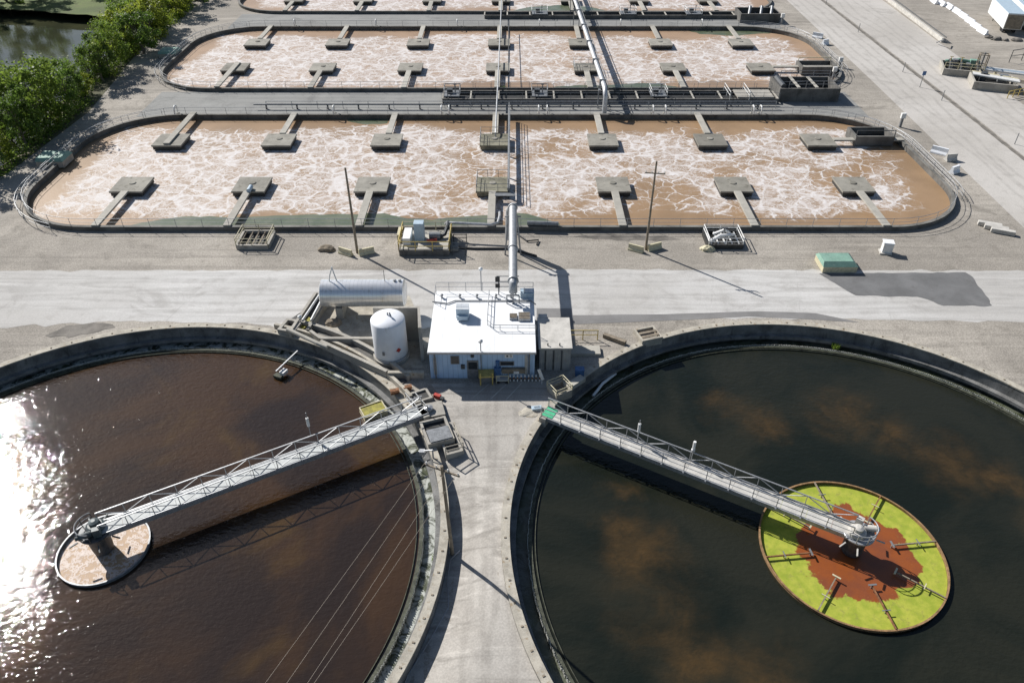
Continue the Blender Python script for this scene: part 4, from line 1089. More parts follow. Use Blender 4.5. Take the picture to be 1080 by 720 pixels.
lamp_post(at(508, 399, 0), 4.2, 'slim lamp post with dark stem in front of the building')
# front clutter
p = at(513, 402); v = thing('yellow_bin', 'yellow fronted bin standing before the building door', 'bin', p, R(4))
MB().box((0, .1, .45), (1.3, .8, .9)).build('body', 'grey_steel', v); MB().box((0, -.05, 1.0), (1.4, 1.1, .12)).build('lid', 'yellow', v)
for x_ in (-.55, .55): MB().box((x_, -.5, .7), (.12, .12, 1.4)).build('post', 'yellow', v)
p = at(525, 399); v = thing('chemical_pump', 'dark blue dosing pump standing against the building front', 'pump', p)
MB().box((0, 0, .7), (.6, .5, 1.4)).build('body', 'blue_paint', v); MB().tube((0, 0, 1.4), (0, 0, 2.1), .18, n=12).build('motor', 'blue_paint', v); MB().box((0, -.3, .35), (.4, .12, .5)).build('panel', 'stone', v)
p = at(530, 402); v = thing('hand_cart', 'pale framed hand cart on the shaded yard beside the blue pump', 'cart', p)
MB().box((0, 0, .3), (1.1, .6, .1)).build('bed', 'stone', v)
g = MB()
for x in (-.55, .55): g.tube((x, -.3, 0), (x, -.3, .9), .04); g.tube((x, .3, 0), (x, .3, .9), .04)
g.tube((-.55, -.3, .9), (.55, -.3, .9), .04).tube((-.55, .3, .9), (.55, .3, .9), .04).build('frame', 'cream', v)
for x in (-.4, .4): MB().tube((x, -.36, .14), (x, -.30, .14), .14, n=14).build('wheel', 'black', v)
for j in range(9):
    p = at(538 + 3.9*j, 401.5); p.z = hgt(p.x, p.y)
    v = thing('barrier_post', f'small striped barrier post before the building, {ORD[j]} from left', 'post', p, group='striped barrier posts')
    MB().tube((0, 0, 0), (0, 0, .75), .07).build('post', 'white_steel', v); MB().tube((0, 0, .27), (0, 0, .51), .078).build('band', 'rust', v)
p = at(571.5, 405); v = thing('leaning_sign', 'white leaning board on a thin post in front of the grey shed', 'sign', p)
MB().tube((0, 0, 0), (0, 0, 1.0), .035).build('post', 'white_steel', v); MB().box((-.12, 0, 1.15), (.28, .06, 1.3), rot=Matrix.Rotation(R(-18), 4, 'Y')).build('board', 'white_steel', v)
g = MB()
# painted bay lines on the shaded yard
for j, (a, b) in enumerate((((520, 401), (499, 419)), ((537, 402), (517, 421)), ((551, 403), (534, 421)))):
    A_, B_ = at(*a), at(*b); dx = Vector((.05, 0, 0))
    o = sheet('bay_line', [A_ - dx, A_ + dx, B_ + dx, B_ - dx], hgt(0, 51.8) + .03, 'stone')
    o.location.z = 0
# grey shed
t = thing('storage_shed', 'grey corrugated shed with pale flat roof beside the control building', 'shed', (4.0, 56.7, 0))
MB().box2((-1.45, -2.0, -.3), (1.45, 2.6, 2.6)).build('wall', 'corrug', t)
MB().box2((-1.55, -2.1, 2.6), (1.55, 2.7, 2.74)).build('roof', 'stone', t)
for x in (-.9, -.15, .6): MB().box((x, -2.03, 1.25), (.1, .06, 2.3)).build('door_rib', 'dark_steel', t)
for x in (-.7, .4): MB().tube((x, -1.7, 2.74), (x, -1.7, 3.0), .06).build('roof_stub', 'dark_steel', t)
MB().box((-1.0, 2.95, 2.2), (.9, .5, 1.2)).build('rear_box', 'stone', t)
p0, p1 = at(598, 358), at(630, 358)
railing([(p0.x + .1, p0.y, -.02), (p1.x, p1.y, -.02)], 'yellow handrail on the path right of the grey shed', 1.15, 1.5, 'yellow', .05, False)
MBx = MB().box((0, 0, .14), (2.9, 1.3, .3)); tag(MBx.build('concrete_step', 'walk', None, at(617, 371)), 'pale concrete step below the yellow handrail', 'step')
tag(MB().box((0, 0, .2), (2.4, .4, .4), R(-32)).build('timber_beam', 'wood', None, at(648, 359)), 'dark timber beam lying by the rim of the dark tank', 'beam')
p = at(611, 395); v = thing('blue_bin', 'small blue bin in shade by the rim of the dark tank', 'bin', p)
MB().box((0, 0, .35), (.8, .6, .7)).build('body', 'blue_paint', v, bevel=.03); MB().box((0, 0, .72), (.86, .66, .07)).build('lid', 'blue_paint', v)

# ------------------------------------------------------------------ bulk tanks and containment walls
t = thing('storage_tank', 'long horizontal silver storage tank on saddles behind the white upright tank', 'storage tank', (-15.1, 64.0, 2.5), group='storage tanks')
L, r = 8.3, 1.42; g = MB()
prof = [(-L/2 - .22, .5), (-L/2 - .15, 1.1), (-L/2, r), (L/2, r), (L/2 + .15, 1.1), (L/2 + .22, .5)]
rings = []
for x, rr in prof: rings.append([g.bm.verts.new((x, rr*math.cos(2*PI*j/40), rr*math.sin(2*PI*j/40))) for j in range(40)])
for a, b in zip(rings, rings[1:]):
    for j in range(40): g.bm.faces.new((a[j], a[(j+1) % 40], b[(j+1) % 40], b[j]))
g.bm.faces.new(rings[0]); g.bm.faces.new(rings[-1][::-1])
g.build('shell', 'cladding', t, smooth=True)
for x in (-2.5, 2.6): MB().box((x, 0, -1.85), (.7, 2.2, 1.35)).build('saddle', 'concrete', t)
MB().path([(-3.3, 0, 1.35), (-3.1, 0, 2.2), (-2.8, .2, 3.0)], .06).path([(-2.5, 0, 1.35), (-2.7, .1, 2.2), (-2.85, .2, 3.0)], .06).build('vent_frame', 'white_steel', t)
MB().tube((2.3, 0, 1.38), (2.3, 0, 2.7), .03).build('level_rod', 'dark_steel', t)
for x in (3.3, 3.8): MB().lathe([(.16, 1.3), (.16, 1.55), (.1, 1.62)], (x, 0, 0), 12).build('manhole', 'galv', t)
t = thing('storage_tank', 'white upright cylindrical tank with domed top left of the building', 'storage tank', (-11.55, 56.9, 0), group='storage tanks')
MB().lathe([(1.55, .35), (1.6, .45), (1.6, 4.35), (1.5, 4.48), (.9, 4.68), (.3, 4.78), (.05, 4.79)], n=48).build('shell', 'tank_white', t, smooth=True)
MB().lathe([(1.75, -.1), (1.75, .35)], n=40).build('base', 'concrete', t)
MB().path([(0, .1, 4.7), (.05, .1, 5.1), (.25, -.1, 5.15), (.4, -.3, 4.9)], .08).build('vent', 'galv', t)
MB().lathe([(1.62, .55), (1.62, .62)], n=48).build('hoop', 'grey_steel', t)
dm = MB().box((.0, -.01, 0), (.36, .03, .36), rot=Matrix.Rotation(R(45), 4, 'Y')).build('hazard_diamond', 'red', t, (.95, -1.33, 1.75), R(35))
MB().box((-.45, -1.58, 1.5), (.22, .12, .35)).build('gauge', 'grey_steel', t)
g = MB().wall_loop([(-8.35, 56.1), (-8.85, 59.5), (-13.3, 59.5)], .32, -.1, 4.0, closed=False)
tag(g.build('screen_wall', 'concrete'), 'tall grey concrete screen wall around the back of the white tank', 'wall')
# containment dyke
t = thing('containment_wall', 'low concrete containment wall around the horizontal silver tank', 'wall', (0, 0, 0))
c0, c1, c2, c3 = at(338, 309, .5), at(306, 352, .5), at(326, 356, .5), at(396, 360, .5)
def run(a, b, w, z0, z1, name='wall_run', m='concrete', par=t):
    a, b = Vector(a), Vector(b); d = (b-a); L = d.length; c = (a+b)/2
    return MB().box((0, 0, (z0+z1)/2), (L, w, z1-z0), math.atan2(d.y, d.x)).build(name, m, par, (c.x, c.y, 0))
run(at(333, 308, .7), at(305, 350, .7), .3, -.1, .7)
run(at(349, 309, .7), at(324, 347, .7), .3, -.1, .7)
run(at(335, 308, .7), at(347, 308, .7), .3, -.1, .695)
run(at(327, 348, .7), at(338, 356, .7), .3, -.1, .69)
run(at(338, 356, .7), at(396, 356, .7), .35, -.1, .7)
run(at(338, 359, .7), at(408, 391, .7), .35, -.1, .71)
run(at(409, 392, .7), at(447, 392, .7), .35, -.1, .72, m='coping')
MB().box((0, 0, .12), (1.3, 6.6, .08), R(-33)).build('sump_floor', 'darkhole', t, at(326, 330))
MB().box((0, 0, .2), (1.0, 2.0, .1), R(-33)).build('sludge', 'sludge', t, at(322, 343))
for j, (a, b) in enumerate((((337, 311), (319, 338)), ((342, 311), (328, 338)))):
    tag(MB().tube(at(*a, 1.0), at(*b, .9), .13, n=10).build('spare_pipe', 'galv'), f'grey pipe resting across the containment sump, {["left", "right"][j]} of two', 'pipe', 'pipes resting across the sump')
rocky(352, 341, .8, 'brown heap of debris under the left end of the silver tank', 'wood', 'debris heap', 'debris_heap', flat=.6)
sheet('containment_floor', [at(352, 312), at(432, 312), at(440, 330), at(446, 388), at(412, 388), at(345, 358), at(332, 350)], -.008, M['coping'])
t = chamber('valve_chamber', 'small open dark chamber at the left corner of the containment wall', 'chamber', *(lambda p: (p.x - .9, p.x + .9, p.y - 1.0, p.y + 1.0))(at(306, 343, .5)), .55, 'concrete', rz=R(-15))
lamp_post(at(318, 343, .4), .9, 'short lamp post on the corner of the containment wall')
# flume walls along the back right of the brown tank
t = thing('effluent_flume', 'curved concrete flume along the back right rim of the brown tank', 'flume', (CL[0], CL[1], 0))
a0, a1 = 30, 76
MB().ring((0, 0), 26.75, 27.05, -.4, .5, 50, R(a0 + 4), R(a1 - 2)).build('flume_wall', 'coping', t)
MB().ring((0, 0), 27.9, 28.25, -.4, .62, 50, R(a0 + 9), R(a1 - 6)).build('flume_wall', 'concrete', t)
MB().ring((0, 0), 27.06, 27.89, -.3, .05, 50, R(a0 + 9), R(a1 - 6)).build('flume_bed', 'basinwall', t)
p = at(340, 361, .7); v = thing('pipe_rack', 'grey pipe lying along the curved flume beside the containment wall', 'pipe', p)
MB().path([at(303, 347, .9) - p, at(335, 362, .9) - p, at(345, 366, .8) - p], .2, 8).build('pipe_run', 'walk', v)

# chambers where the bridge lands
def boxat(px, py, w, d, rz, label, h=.55, cover=0.0, wall='concrete', inner='darkhole'):
    p = at(px, py, 0); z = hgt(p.x, p.y)
    return chamber('valve_chamber', label, 'chamber', p.x - w/2, p.x + w/2, p.y - d/2, p.y + d/2, h, wall, min(-.1, z - .1), R(rz), inner, .2, cover, 'concrete chambers beside the brown tank', depth=.6)
boxat(443, 420, 1.9, 1.5, 27, 'open dark chamber by the red bin at the yard edge', .35)
boxat(455, 435, 2.3, 1.9, 15, 'dark covered chamber at the end of the white trussed bridge', .3, .98, 'basinwall')
t = boxat(461, 457, 2.3, 2.9, 20, 'open chamber with grey cover plate right of the white trussed bridge', .45, 0)
MB().box((.05, -.6, .49), (1.9, 1.5, .07)).build('cover_plate', 'grey_steel', t)
t = boxat(475, 467, 1.5, 2.6, 20, 'railed pit at the edge of the pale yard', .1)
g = MB()
for a0_, a1_ in (((.75, -1.3), (.75, 1.3)), ((-.75, -1.3), (.75, -1.3))):
    for z in (.55, 1.0): g.tube((*a0_, z), (*a1_, z), .05, n=6)
for q in ((.75, -1.3), (.75, 0), (.75, 1.3), (-.75, -1.3)): g.tube((*q, -.3), (*q, 1.0), .05, n=6)
g.build('railing', 'coping', t)
p = at(463, 420, -.1); v = thing('red_bin', 'small red bin on the yard edge beside the open chamber', 'bin', p, R(-25))
MB().box((-.15, 0, .2), (.65, .35, .4)).build('body', 'red', v); MB().box((.4, -.1, .17), (.3, .3, .34)).build('bucket', 'dark_steel', v)
p = at(424, 414, .05)
for j in range(2): tag(MB().box((0, 0, .3), (.7, .12, .4), R(20)).box((0, .3, .2), (.7, .12, .4), R(20)).box((0, .12, .42), (.8, .55, .05), R(20)).build('rusty_crate', 'rust', None, p + Vector((-.6 + 1.1*j, -.3 + .5*j, 0))), ['rusty crate nearer the brown tank rim beside the flume', 'rusty crate nearer the building beside the flume'][j], 'crate', 'rusty crates by the flume')
g = MB()
for s in (0, .9): g.tube((s, 0, .2), (s + 1.3, -1.9, .2), .05); g.tube((s, 0, .2), (s, 0, .8), .035); g.tube((s, 0, .8), (s + 1.3, -1.9, .8), .035); g.tube((s + 1.3, -1.9, .2), (s + 1.3, -1.9, .8), .035)
for i in range(7): g.bar((1.3*i/6, -1.9*i/6, .2), (.9 + 1.3*i/6, -1.9*i/6, .2), .12, .04)
tag(g.build('access_steps', 'grey_steel', None, at(428, 421, .0)), 'pale metal access steps with rails beside the flume', 'steps')
p = at(450, 431, .3)
g = MB().lathe([(.35, 0), (.4, .1), (.4, .3), (.1, .4)], n=16)
tag(g.build('valve_actuator', 'galv', None, at(452, 432, .38)), 'round grey valve actuator on the dark covered chamber', 'valve')
p = at(457, 483, .0); v = thing('davit_winch', 'small grey winch on the rim of the brown tank', 'winch', p)
MB().tube((0, 0, 0), (0, 0, .9), .07).bar((-1.2, .3, .5), (.0, 0, .95), .08).build('davit_arm', 'galv', v); MB().box((-.9, .2, .5), (.45, .4, .4)).build('motor', 'galv', v)
# right tank landing
p = at(590, 413, 0)
t = chamber('valve_chamber', 'railed dark chamber on the rim of the dark tank by the bridge', 'chamber', p.x - .85, p.x + .85, p.y - .8, p.y + .8, .5, 'coping', -.4, R(30), th=.2)
g = MB()
for a0_, a1_ in (((-.85, -.8), (.85, -.8)), ((.85, -.8), (.85, .8)), ((.85, .8), (-.85, .8)), ((-.85, .8), (-.85, -.8))):
    for z in (.7, 1.05): g.tube((*a0_, z), (*a1_, z), .04, n=6)
    g.tube((*a0_, .4), (*a0_, 1.05), .04, n=6)
g.build('railing', 'cream', t)
tag(MB().box((0, 0, .2), (1.9, .7, .45), R(42)).build('concrete_beam', 'walk', None, at(607, 405)), 'pale concrete block along the rim of the dark tank', 'concrete beam')
p = at(683, 355, 0)
t = chamber('valve_chamber', 'open slatted chamber with pale frame on the back rim of the dark tank', 'chamber', p.x - 1.1, p.x + 1.1, p.y - 1.0, p.y + 1.0, .45, 'coping', -.4, R(18), th=.2)
for y in (-.5, .1): MB().box((0, y, .5), (1.8, .3, .08)).build('slat', 'wood', t)
p = at(672, 350, 0); p = at(566, 437, -.2)
rocky(557, 436, 1.0, 'low heap of pale rubble beside the bridge with green mat', 'coping', 'rubble heap', 'rubble_heap', -.15, .22)
v = thing('blue_toolbox', 'small pale blue toolbox at the foot of the bridge with green mat', 'toolbox', at(566, 433, -.2), R(10))
MB().box((0, 0, .22), (.9, .45, .44)).build('body', 'pale_blue', v, bevel=.03); MB().tube((-.25, 0, .5), (.25, 0, .5), .03).build('handle', 'galv', v)

# ------------------------------------------------------------------ right-hand side: lot, barriers, pits, trailers
t = thing('concrete_parapet', 'long pale parapet with steel rail along the right side of the road', 'parapet', (0, 0, 0))
A_, B_ = Vector((88.2, 195, 0)), Vector((86.3, 157, 0)); d = B_ - A_
MB().box((0, 0, .4), (d.length + 60, .45, .8), math.atan2(d.y, d.x)).build('parapet_wall', 'stone', t, (A_ + B_) / 2 - d.normalized() * 30)
MB().path([A_ - d*1.5 + Vector((.55, 0, .95)), B_ + Vector((.55, 0, .95))], .09, 6).path([A_ - d*1.5 + Vector((.55, 0, .5)), B_ + Vector((.55, 0, .5))], .07, 6).build('rail', 'dark_steel', t)
pts = [(985, 3), (993, 5.5), (1001, 9), (1009, 14), (1016, 19), (1023, 24.5), (1029, 29.5), (1036, 35)]
for j, (px, py) in enumerate(pts):
    barrier(at(px, py), math.atan2(at(1036, 35).y - at(985, 3).y, at(1036, 35).x - at(985, 3).x) + R(j - 4), f'white barrier beside the trailers, {ORD[j]} counting from the far end', 'tank_white', 3.3).scale = (1, 1.5, 1.25)
for j, (px, py, s) in enumerate(((1043, 40, .9), (1051, 42, 1.1), (1060, 43, .8), (1072, 43, 1.1))):
    rocky(px, py, s, f'dark rubble lump at the end of the white barrier row, {ORD[j]} from left', 'mud', 'rubble', 'rubble_lump', flat=.5, group='rubble lumps by the trailers')
def trailer(p, rz, label, L=13.0):
    v = thing('box_trailer', label, 'trailer', p, rz, 'white box trailers')
    MB().box((L/2, 0, 2.55), (L, 3.4, 3.0)).build('body', 'white_steel', v, bevel=.04)
    MB().box((L/2, 0, 4.08), (L - .1, 3.3, .05)).build('roof', 'pale_blue', v)
    MB().box((-.02, 0, 2.5), (.06, 3.1, 2.7)).build('rear_door', 'wood', v)
    MB().box((L/2, 0, 1.08), (L - .2, 1.4, .22)).build('chassis', 'dark_steel', v)
    w = MB().tube((0, -.15, 0), (0, .15, 0), .5, n=20).build('wheel', 'black', v, (1.8, -1.05, .5))
    for x, y in ((1.8, 1.05), (3.0, -1.05), (3.0, 1.05)): put(w, v, (x, y, .5))
    for y in (-.9, .9): MB().box((L - 2.5, y, .55), (.14, .14, 1.1)).build('landing_leg', 'dark_steel', v)
    MB().box((L*.35, -1.72, 2.7), (1.2, .02, .7)).build('side_mark', 'stone', v)
pt = at(1065, 37); trailer((pt.x, pt.y, 0), R(76), 'white box trailer parked by the white barriers, nearer the road')
pt = at(1065, 37); trailer((pt.x + 5.2, pt.y + 1.5, 0), R(76), 'white box trailer parked farther from the road, cut by the frame')
# pump pits
def pit(px, py, w, d):
    p = at(px, py); return p.x - w/2, p.x + w/2, p.y - d/2, p.y + d/2
t = chamber('pump_pit', 'farther concrete pump pit with valve stand beside the road', 'pump pit', *pit(1012, 76, 6.5, 5.4), 1.1, 'concrete', rz=R(-18))
MB().tube((-1.2, .5, .2), (-1.2, .5, 2.0), .5, n=14).build('pump_body', 'grey_steel', t)
MB().tube((1.0, .2, .2), (1.0, .2, 1.6), .4, n=14).build('pump_body', 'grey_steel', t)
MB().path([(-2.6, 1.6, 1.2), (-.5, 1.4, 1.7), (1.8, 1.8, 1.4), (3.2, 2.6, 1.2)], .3, 10).build('valve_pipe', 'green_roof', t)
for x_ in (-2.2, -.4, 2.3):
    MB().path([(x_, -2.2, 1.0), (x_, -1.6, 1.7), (x_ + .2, .6, 1.9), (x_ + .2, 2.4, 1.1)], .2, 8).build('valve_pipe', 'dark_steel', t)
    MB().tube((x_, -.6, 1.8), (x_, -.6, 2.7), .06).tube((x_ - .3, -.6, 2.7), (x_ + .3, -.6, 2.7), .05).build('valve_wheel', 'yellow', t)
MB().box((2.1, 1.6, 1.3), (1.3, 1.0, 1.2)).build('motor_box', 'green_roof', t)
g = MB()
for z in (1.7, 2.2): g.tube((-3.2, -2.6, z), (3.2, -2.6, z), .05, n=6)
for x_ in (-3.2, -1, 1.1, 3.2): g.tube((x_, -2.6, 1.0), (x_, -2.6, 2.2), .05, n=6)
g.build('railing', 'cream', t)
t = thing('valve_stand', 'tall rusty valve stand between the two roadside pump pits', 'valve stand', at(1031, 79), R(-20))
g = MB()
for x in (-.7, .7):
    for y in (-.6, .6): g.bar((x, y, 0), (x, y, 3.6), .14)
for z in (1.8, 3.6): g.bar((-.7, -.6, z), (.7, -.6, z), .14).bar((-.7, .6, z), (.7, .6, z), .14).bar((-.7, -.6, z), (-.7, .6, z), .14).bar((.7, -.6, z), (.7, .6, z), .14)
g.build('frame', 'wood', t)
MB().tube((0, 0, 1.0), (0, 0, 3.9), .14).build('valve_stem', 'grey_steel', t)
t = chamber('pump_pit', 'nearer concrete pump pit bridged by white pipes beside the road', 'pump pit', *pit(1045, 91, 6.8, 5.4), 1.3, 'concrete', rz=R(-18))
MB().tube((-1.5, .8, .3), (-1.5, .8, 2.0), .55, n=14).build('pump_body', 'dark_steel', t)
MB().box((1.6, .9, 1.2), (1.4, 1.1, 1.3)).build('motor_box', 'grey_steel', t)
for j, o in enumerate((-.7, 0, .7)): MB().tube((-3.2, 1.6 + o, 1.5), (3.6, -1.2 + o, 1.7), .22, n=10).build('crossing_pipe', ['white_steel', 'white_steel', 'cream'][j], t)
t = thing('pipe_bundle', 'bundle of pale pipes on trestles at the right edge beside the pits', 'pipes', at(1068, 84), R(-25))
for j in range(3): MB().tube((-5, -.8 + .7*j, 1.3), (7, -.8 + .7*j, 1.3), .2, n=10).build('pipe', ['white_steel', 'pale_blue', 'white_steel'][j], t)
for x in (-3, 2): MB().box((x, 0, .6), (.2, 2.4, 1.2)).build('trestle', 'cream', t)
railing([at(1062, 104), at(1085, 99)], 'yellow railing at the right edge of the photo beside the pump pits', 1.2, 1.5, 'yellow', .07, False)
railing([at(1064, 66), at(1090, 62)], 'dark railing standing on the lot beyond the pump pits', 2.2, 3.0, 'dark_steel', .07, False)
tag(MB().path([at(988, 45, .3), at(995, 42, 1.4), at(1002, 46, .4)], .12, 8).build('hoop_rail', 'grey_steel'), 'bent grey hoop at the near end of the long parapet', 'hoop')
for j, (px, py) in enumerate(((871, 5), (905, 34), (952, 76), (993, 106), (1070, 152))):
    v = thing('marker_post', f'thin marker post in the seam between the roads, {ORD[j]} from the far end', 'post', at(px, py), group='marker posts along the road seam')
    MB().tube((0, 0, 0), (0, 0, 1.7), .06).build('post', 'grey_steel', v)
v = thing('road_sign', 'small blue sign on a post in the seam between the roads', 'sign', at(970, 92))
MB().tube((0, 0, 0), (0, 0, 2.6), .06).build('post', 'grey_steel', v); MB().box((0, -.07, 2.4), (.6, .05, .7)).build('plate', 'blue_paint', v)

# ------------------------------------------------------------------ trees
def leaf(name, a, b):
    k = NT(name); p = k.obj()
    oi = k.n('ShaderNodeObjectInfo')
    c = k.mix(k.ramp(k.noise(p, .9, 4, .7), .35, .65), a, b)
    c = k.mix(k.math('MULTIPLY', oi.outputs['Random'], .5), c, (a[0] * 1.5, a[1] * 1.15, a[2] * 1.1))
    tr = k.n('ShaderNodeBsdfTranslucent'); k.l(c, tr.inputs[0])
    ms = k.n('ShaderNodeMixShader'); ms.inputs[0].default_value = .6
    k.set(col=c, rough=.55)
    k.l(k.b.outputs[0], ms.inputs[1]); k.l(tr.outputs[0], ms.inputs[2]); k.l(ms.outputs[0], k.out.inputs[0])
    return k.m
M['leaf0'] = leaf('mid_green_leaves', (.11, .19, .028), (.22, .32, .055))
M['leaf1'] = leaf('dark_green_leaves', (.075, .14, .022), (.15, .24, .04))
M['leaf2'] = leaf('bright_green_leaves', (.19, .27, .028), (.33, .40, .065))
def tree_proto(h, w, nclump, per, lm, label, bark='bark', bare=.25, seed=0):
    rnd = random.Random(seed)
    t = thing('tree', label, 'tree', group='trees along the river bank')
    tk = MB(); top = Vector((rnd.uniform(-.6, .6), rnd.uniform(-.6, .6), h * .75))
    def limb(a, b, r0, r1):
        m = (a + b) / 2 + Vector((rnd.uniform(-.3, .3), rnd.uniform(-.3, .3), 0)); tk.tube(a, m, r0, (r0+r1)/2, 7); tk.tube(m, b, (r0+r1)/2, r1, 7)
    limb(Vector((0, 0, -.5)), Vector((0, 0, h*.3)), .26, .18); limb(Vector((0, 0, h*.3)), top, .18, .05)
    cr = MB(); cl = []
    for i in range(nclump):
        a = rnd.random()*2*PI; zf = rnd.random()**.8; z = h * (bare + (1.02 - bare) * zf)
        env = math.sin(PI * (.24 + .6*zf)) ** .6
        r = w * env * math.sqrt(rnd.uniform(.15, 1))
        c = Vector((r*math.cos(a), r*math.sin(a), z)); cl.append((c, rnd.uniform(.5, 1.3) * w * .30))
        if i % 2 == 0: limb(Vector((0, 0, max(h*.2, z * .55))), c, .09, .02)
    for c, rr in cl:
        for i in range(per):
            d = Vector((rnd.gauss(0, 1), rnd.gauss(0, 1), rnd.gauss(0, .8))); d.normalize()
            p = c + d * rr * (rnd.random() ** .6) * 1.2
            n = (d + Vector((rnd.gauss(0, .6), rnd.gauss(0, .6), rnd.gauss(.4, .6)))).normalized()
            q = n.to_track_quat('Z', 'Y'); s = rnd.uniform(.13, .27); ang = rnd.random()*PI
            e1 = q @ Vector((math.cos(ang), math.sin(ang), 0)) * s; e2 = q @ Vector((-math.sin(ang), math.cos(ang), .2)) * s * .6
            v = [cr.bm.verts.new(p + u) for u in (-e1, -e2, e1, e2)]; cr.bm.faces.new(v)
    tk.build('trunk', bark, t); 
    me_o = cr
    bm = cr.bm; me = bpy.data.meshes.new('crown'); bm.to_mesh(me); bm.free(); me.materials.append(M[lm])
    o = bpy.data.objects.new('crown', me); COL.objects.link(o); o.parent = t
    return t
protos = [tree_proto(10.5, 4.4, 34, 150, 'leaf0', '', 'bark', .14, 1), tree_proto(8.8, 3.7, 30, 150, 'leaf1', '', 'bark', .12, 2),
          tree_proto(7.0, 3.7, 27, 150, 'leaf2', '', 'bark', .10, 3), tree_proto(12.0, 4.0, 24, 120, 'leaf0', '', 'palebark', .36, 4)]
kinds = ['broad mid green tree', 'dense dark green tree', 'bright yellow green tree', 'open crowned pale limbed tree']
TR = [  # x, y, kind, scale
    (-79, 88, 1, 1.0), (-75.5, 96, 1, 1.0), (-77.5, 103, 3, 1.05), (-82, 99, 0, .9), (-73, 106, 1, .75), (-74.5, 112, 0, .95), (-79, 112, 1, .9), (-73.2, 120, 1, .7), (-76.5, 126, 0, .7),
    (-73.5, 133, 1, .74), (-78, 138, 1, .7), (-75, 143, 0, .74), (-76, 152, 2, 1.1), (-74.5, 160, 2, 1.05), (-78.5, 158, 1, .9), (-77, 168, 2, 1.0), (-75.5, 177, 2, .95), (-79, 182, 2, .9), (-76.5, 190, 1, .9), (-77, 202, 0, .9), (-80, 215, 1, .9),
    (-128, 188, 1, 1.2), (-121, 192, 1, 1.2), (-135, 184, 1, 1.2), (-114, 196, 1, 1.2), (-105, 203, 1, 1.1), (-142, 180, 0, 1.2), (-95, 214, 1, 1.0),
    (-84, 176, 1, .95), (-83, 188, 2, .9), (-88, 196, 0, .9), (-81, 166, 0, .8), (-74.8, 137, 2, .75), (-73.6, 149, 1, .8), (-76, 117, 0, .85),
    (-72.6, 101, 2, .42), (-71.2, 115, 2, .38), (-72.4, 129, 2, .45), (-74.2, 147, 2, .5), (-74.4, 165, 1, .5), (-75.2, 184, 2, .5)]
cnt = [0]*4; used = [False]*4
near = 0; far = 0; small = 0
NUM = ORD + ['twenty-first', 'twenty-second', 'twenty-third', 'twenty-fourth', 'twenty-fifth', 'twenty-sixth', 'twenty-seventh', 'twenty-eighth', 'twenty-ninth']
TR.sort(key=lambda q: q[1] + (1000 if q[0] < -90 else 0))
for x, y, kd, s in TR:
    z = bank(x, y) if x < -74 else -.05
    if s < .55:
        lb = f'small bright bush at the road edge of the bank, {ORD[small]} of six going back'; small += 1
    elif x < -90:
        lb = f'{kinds[kd]} on the far river bank, {ORD[far]} counting from the river mouth'; far += 1
        lb = f'{kinds[kd]} across the river, {ORD[far-1]} of seven'
    else:
        lb = f'{kinds[kd]} on the bank, {NUM[near]} from the left edge going back'; near += 1
    if not used[kd]: o = protos[kd]; used[kd] = True
    else: o = copy_tree(protos[kd])
    s *= 1.14 if x > -90 else 1; o.location = (x + (1.6 if x > -90 and s > .65 else 0) + random.uniform(-.9, .9), y + random.uniform(-1.5, 1.5), z); o.scale = (s*random.uniform(.82, 1.2), s*random.uniform(.82, 1.2), s*random.uniform(.8, 1.15)); o.rotation_euler = (0, 0, random.random()*6.28)
    o['label'] = lb
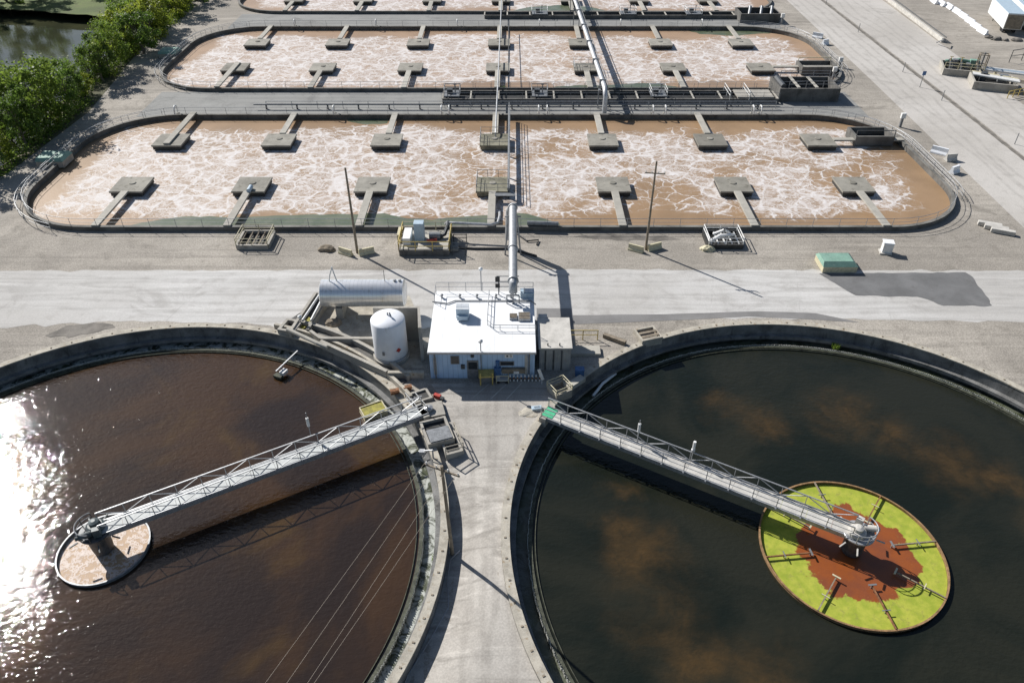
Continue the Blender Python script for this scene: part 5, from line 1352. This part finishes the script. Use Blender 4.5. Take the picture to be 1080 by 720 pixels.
# undergrowth along the bank
ug = MB(); rnd = random.Random(9)
for i in range(9000):
    y = rnd.uniform(82, 215); x = BX + (3.2 if 95 < y < 125 else .4) - abs(rnd.gauss(0, 2.6)) ; z = bank(x, y) + rnd.random()**1.5 * 1.3
    q = Vector((rnd.gauss(0, 1), rnd.gauss(0, 1), rnd.gauss(.8, .6))).normalized().to_track_quat('Z', 'Y'); s = rnd.uniform(.12, .26)
    e1 = q @ Vector((s, 0, 0)); e2 = q @ Vector((0, s*.6, 0)); p = Vector((x, y, z))
    ug.bm.faces.new([ug.bm.verts.new(p + u) for u in (-e1, -e2, e1, e2)])
tag(ug.build('undergrowth', 'leaf0'), 'tangled green undergrowth at the foot of the bank trees', 'undergrowth', kind='stuff')
weed(467, 545, -1.95, 'bright green weed tuft in the launder of the brown tank, farther one', .45)
weed(462, 590, -1.95, 'bright green weed tuft in the launder of the brown tank, nearer one', .45)
weed(881, 366, -1.55, 'green weed tuft growing on the back weir of the dark tank', .4)
weed(528, 93.5, .0, 'small green weed patch at the front wall of the middle basin', 1.1)

# ------------------------------------------------------------------ light, sky, camera
EL, AZ = R(36.7), R(-41.5)                      # AZ: direction the shadows fall
dv = Vector((math.cos(AZ)*math.cos(EL), math.sin(AZ)*math.cos(EL), -math.sin(EL)))
sd = bpy.data.lights.new('sun', 'SUN'); sd.energy = 4.9; sd.angle = R(.53); sd.color = (1.0, .965, .92)
so = bpy.data.objects.new('sun', sd); COL.objects.link(so); so.rotation_euler = dv.to_track_quat('-Z', 'Y').to_euler(); so.location = (-60, 60, 80)
W = bpy.data.worlds.new('World'); S.world = W; W.use_nodes = True
nt = W.node_tree; bg = nt.nodes['Background']; sk = nt.nodes.new('ShaderNodeTexSky')
sk.sky_type = 'NISHITA'; sk.sun_disc = False; sk.sun_elevation = EL; sk.sun_rotation = math.atan2(-dv.x, -dv.y); sk.altitude = 50
sk.air_density = 1.0; sk.dust_density = .8; sk.ozone_density = 1.0
nt.links.new(sk.outputs[0], bg.inputs[0]); bg.inputs[1].default_value = .062
cam = bpy.data.cameras.new('camera'); co = bpy.data.objects.new('camera', cam); COL.objects.link(co)
co.location = (0, 0, H); co.rotation_euler = (PI/2 - TH, 0, 0); cam.sensor_width = 36; cam.lens = 36 * F / 1080; cam.clip_end = 6000; cam.clip_start = .5
S.camera = co
S.render.engine = 'CYCLES'
S.view_settings.view_transform = 'Standard'; S.view_settings.look = 'None'; S.view_settings.exposure = .38; S.view_settings.gamma = 1
S.cycles.use_denoising = True; S.cycles.use_adaptive_sampling = False
S.cycles.max_bounces = 5; S.cycles.diffuse_bounces = 3; S.cycles.caustics_reflective = False; S.cycles.caustics_refractive = False; S.cycles.sample_clamp_indirect = 2.0
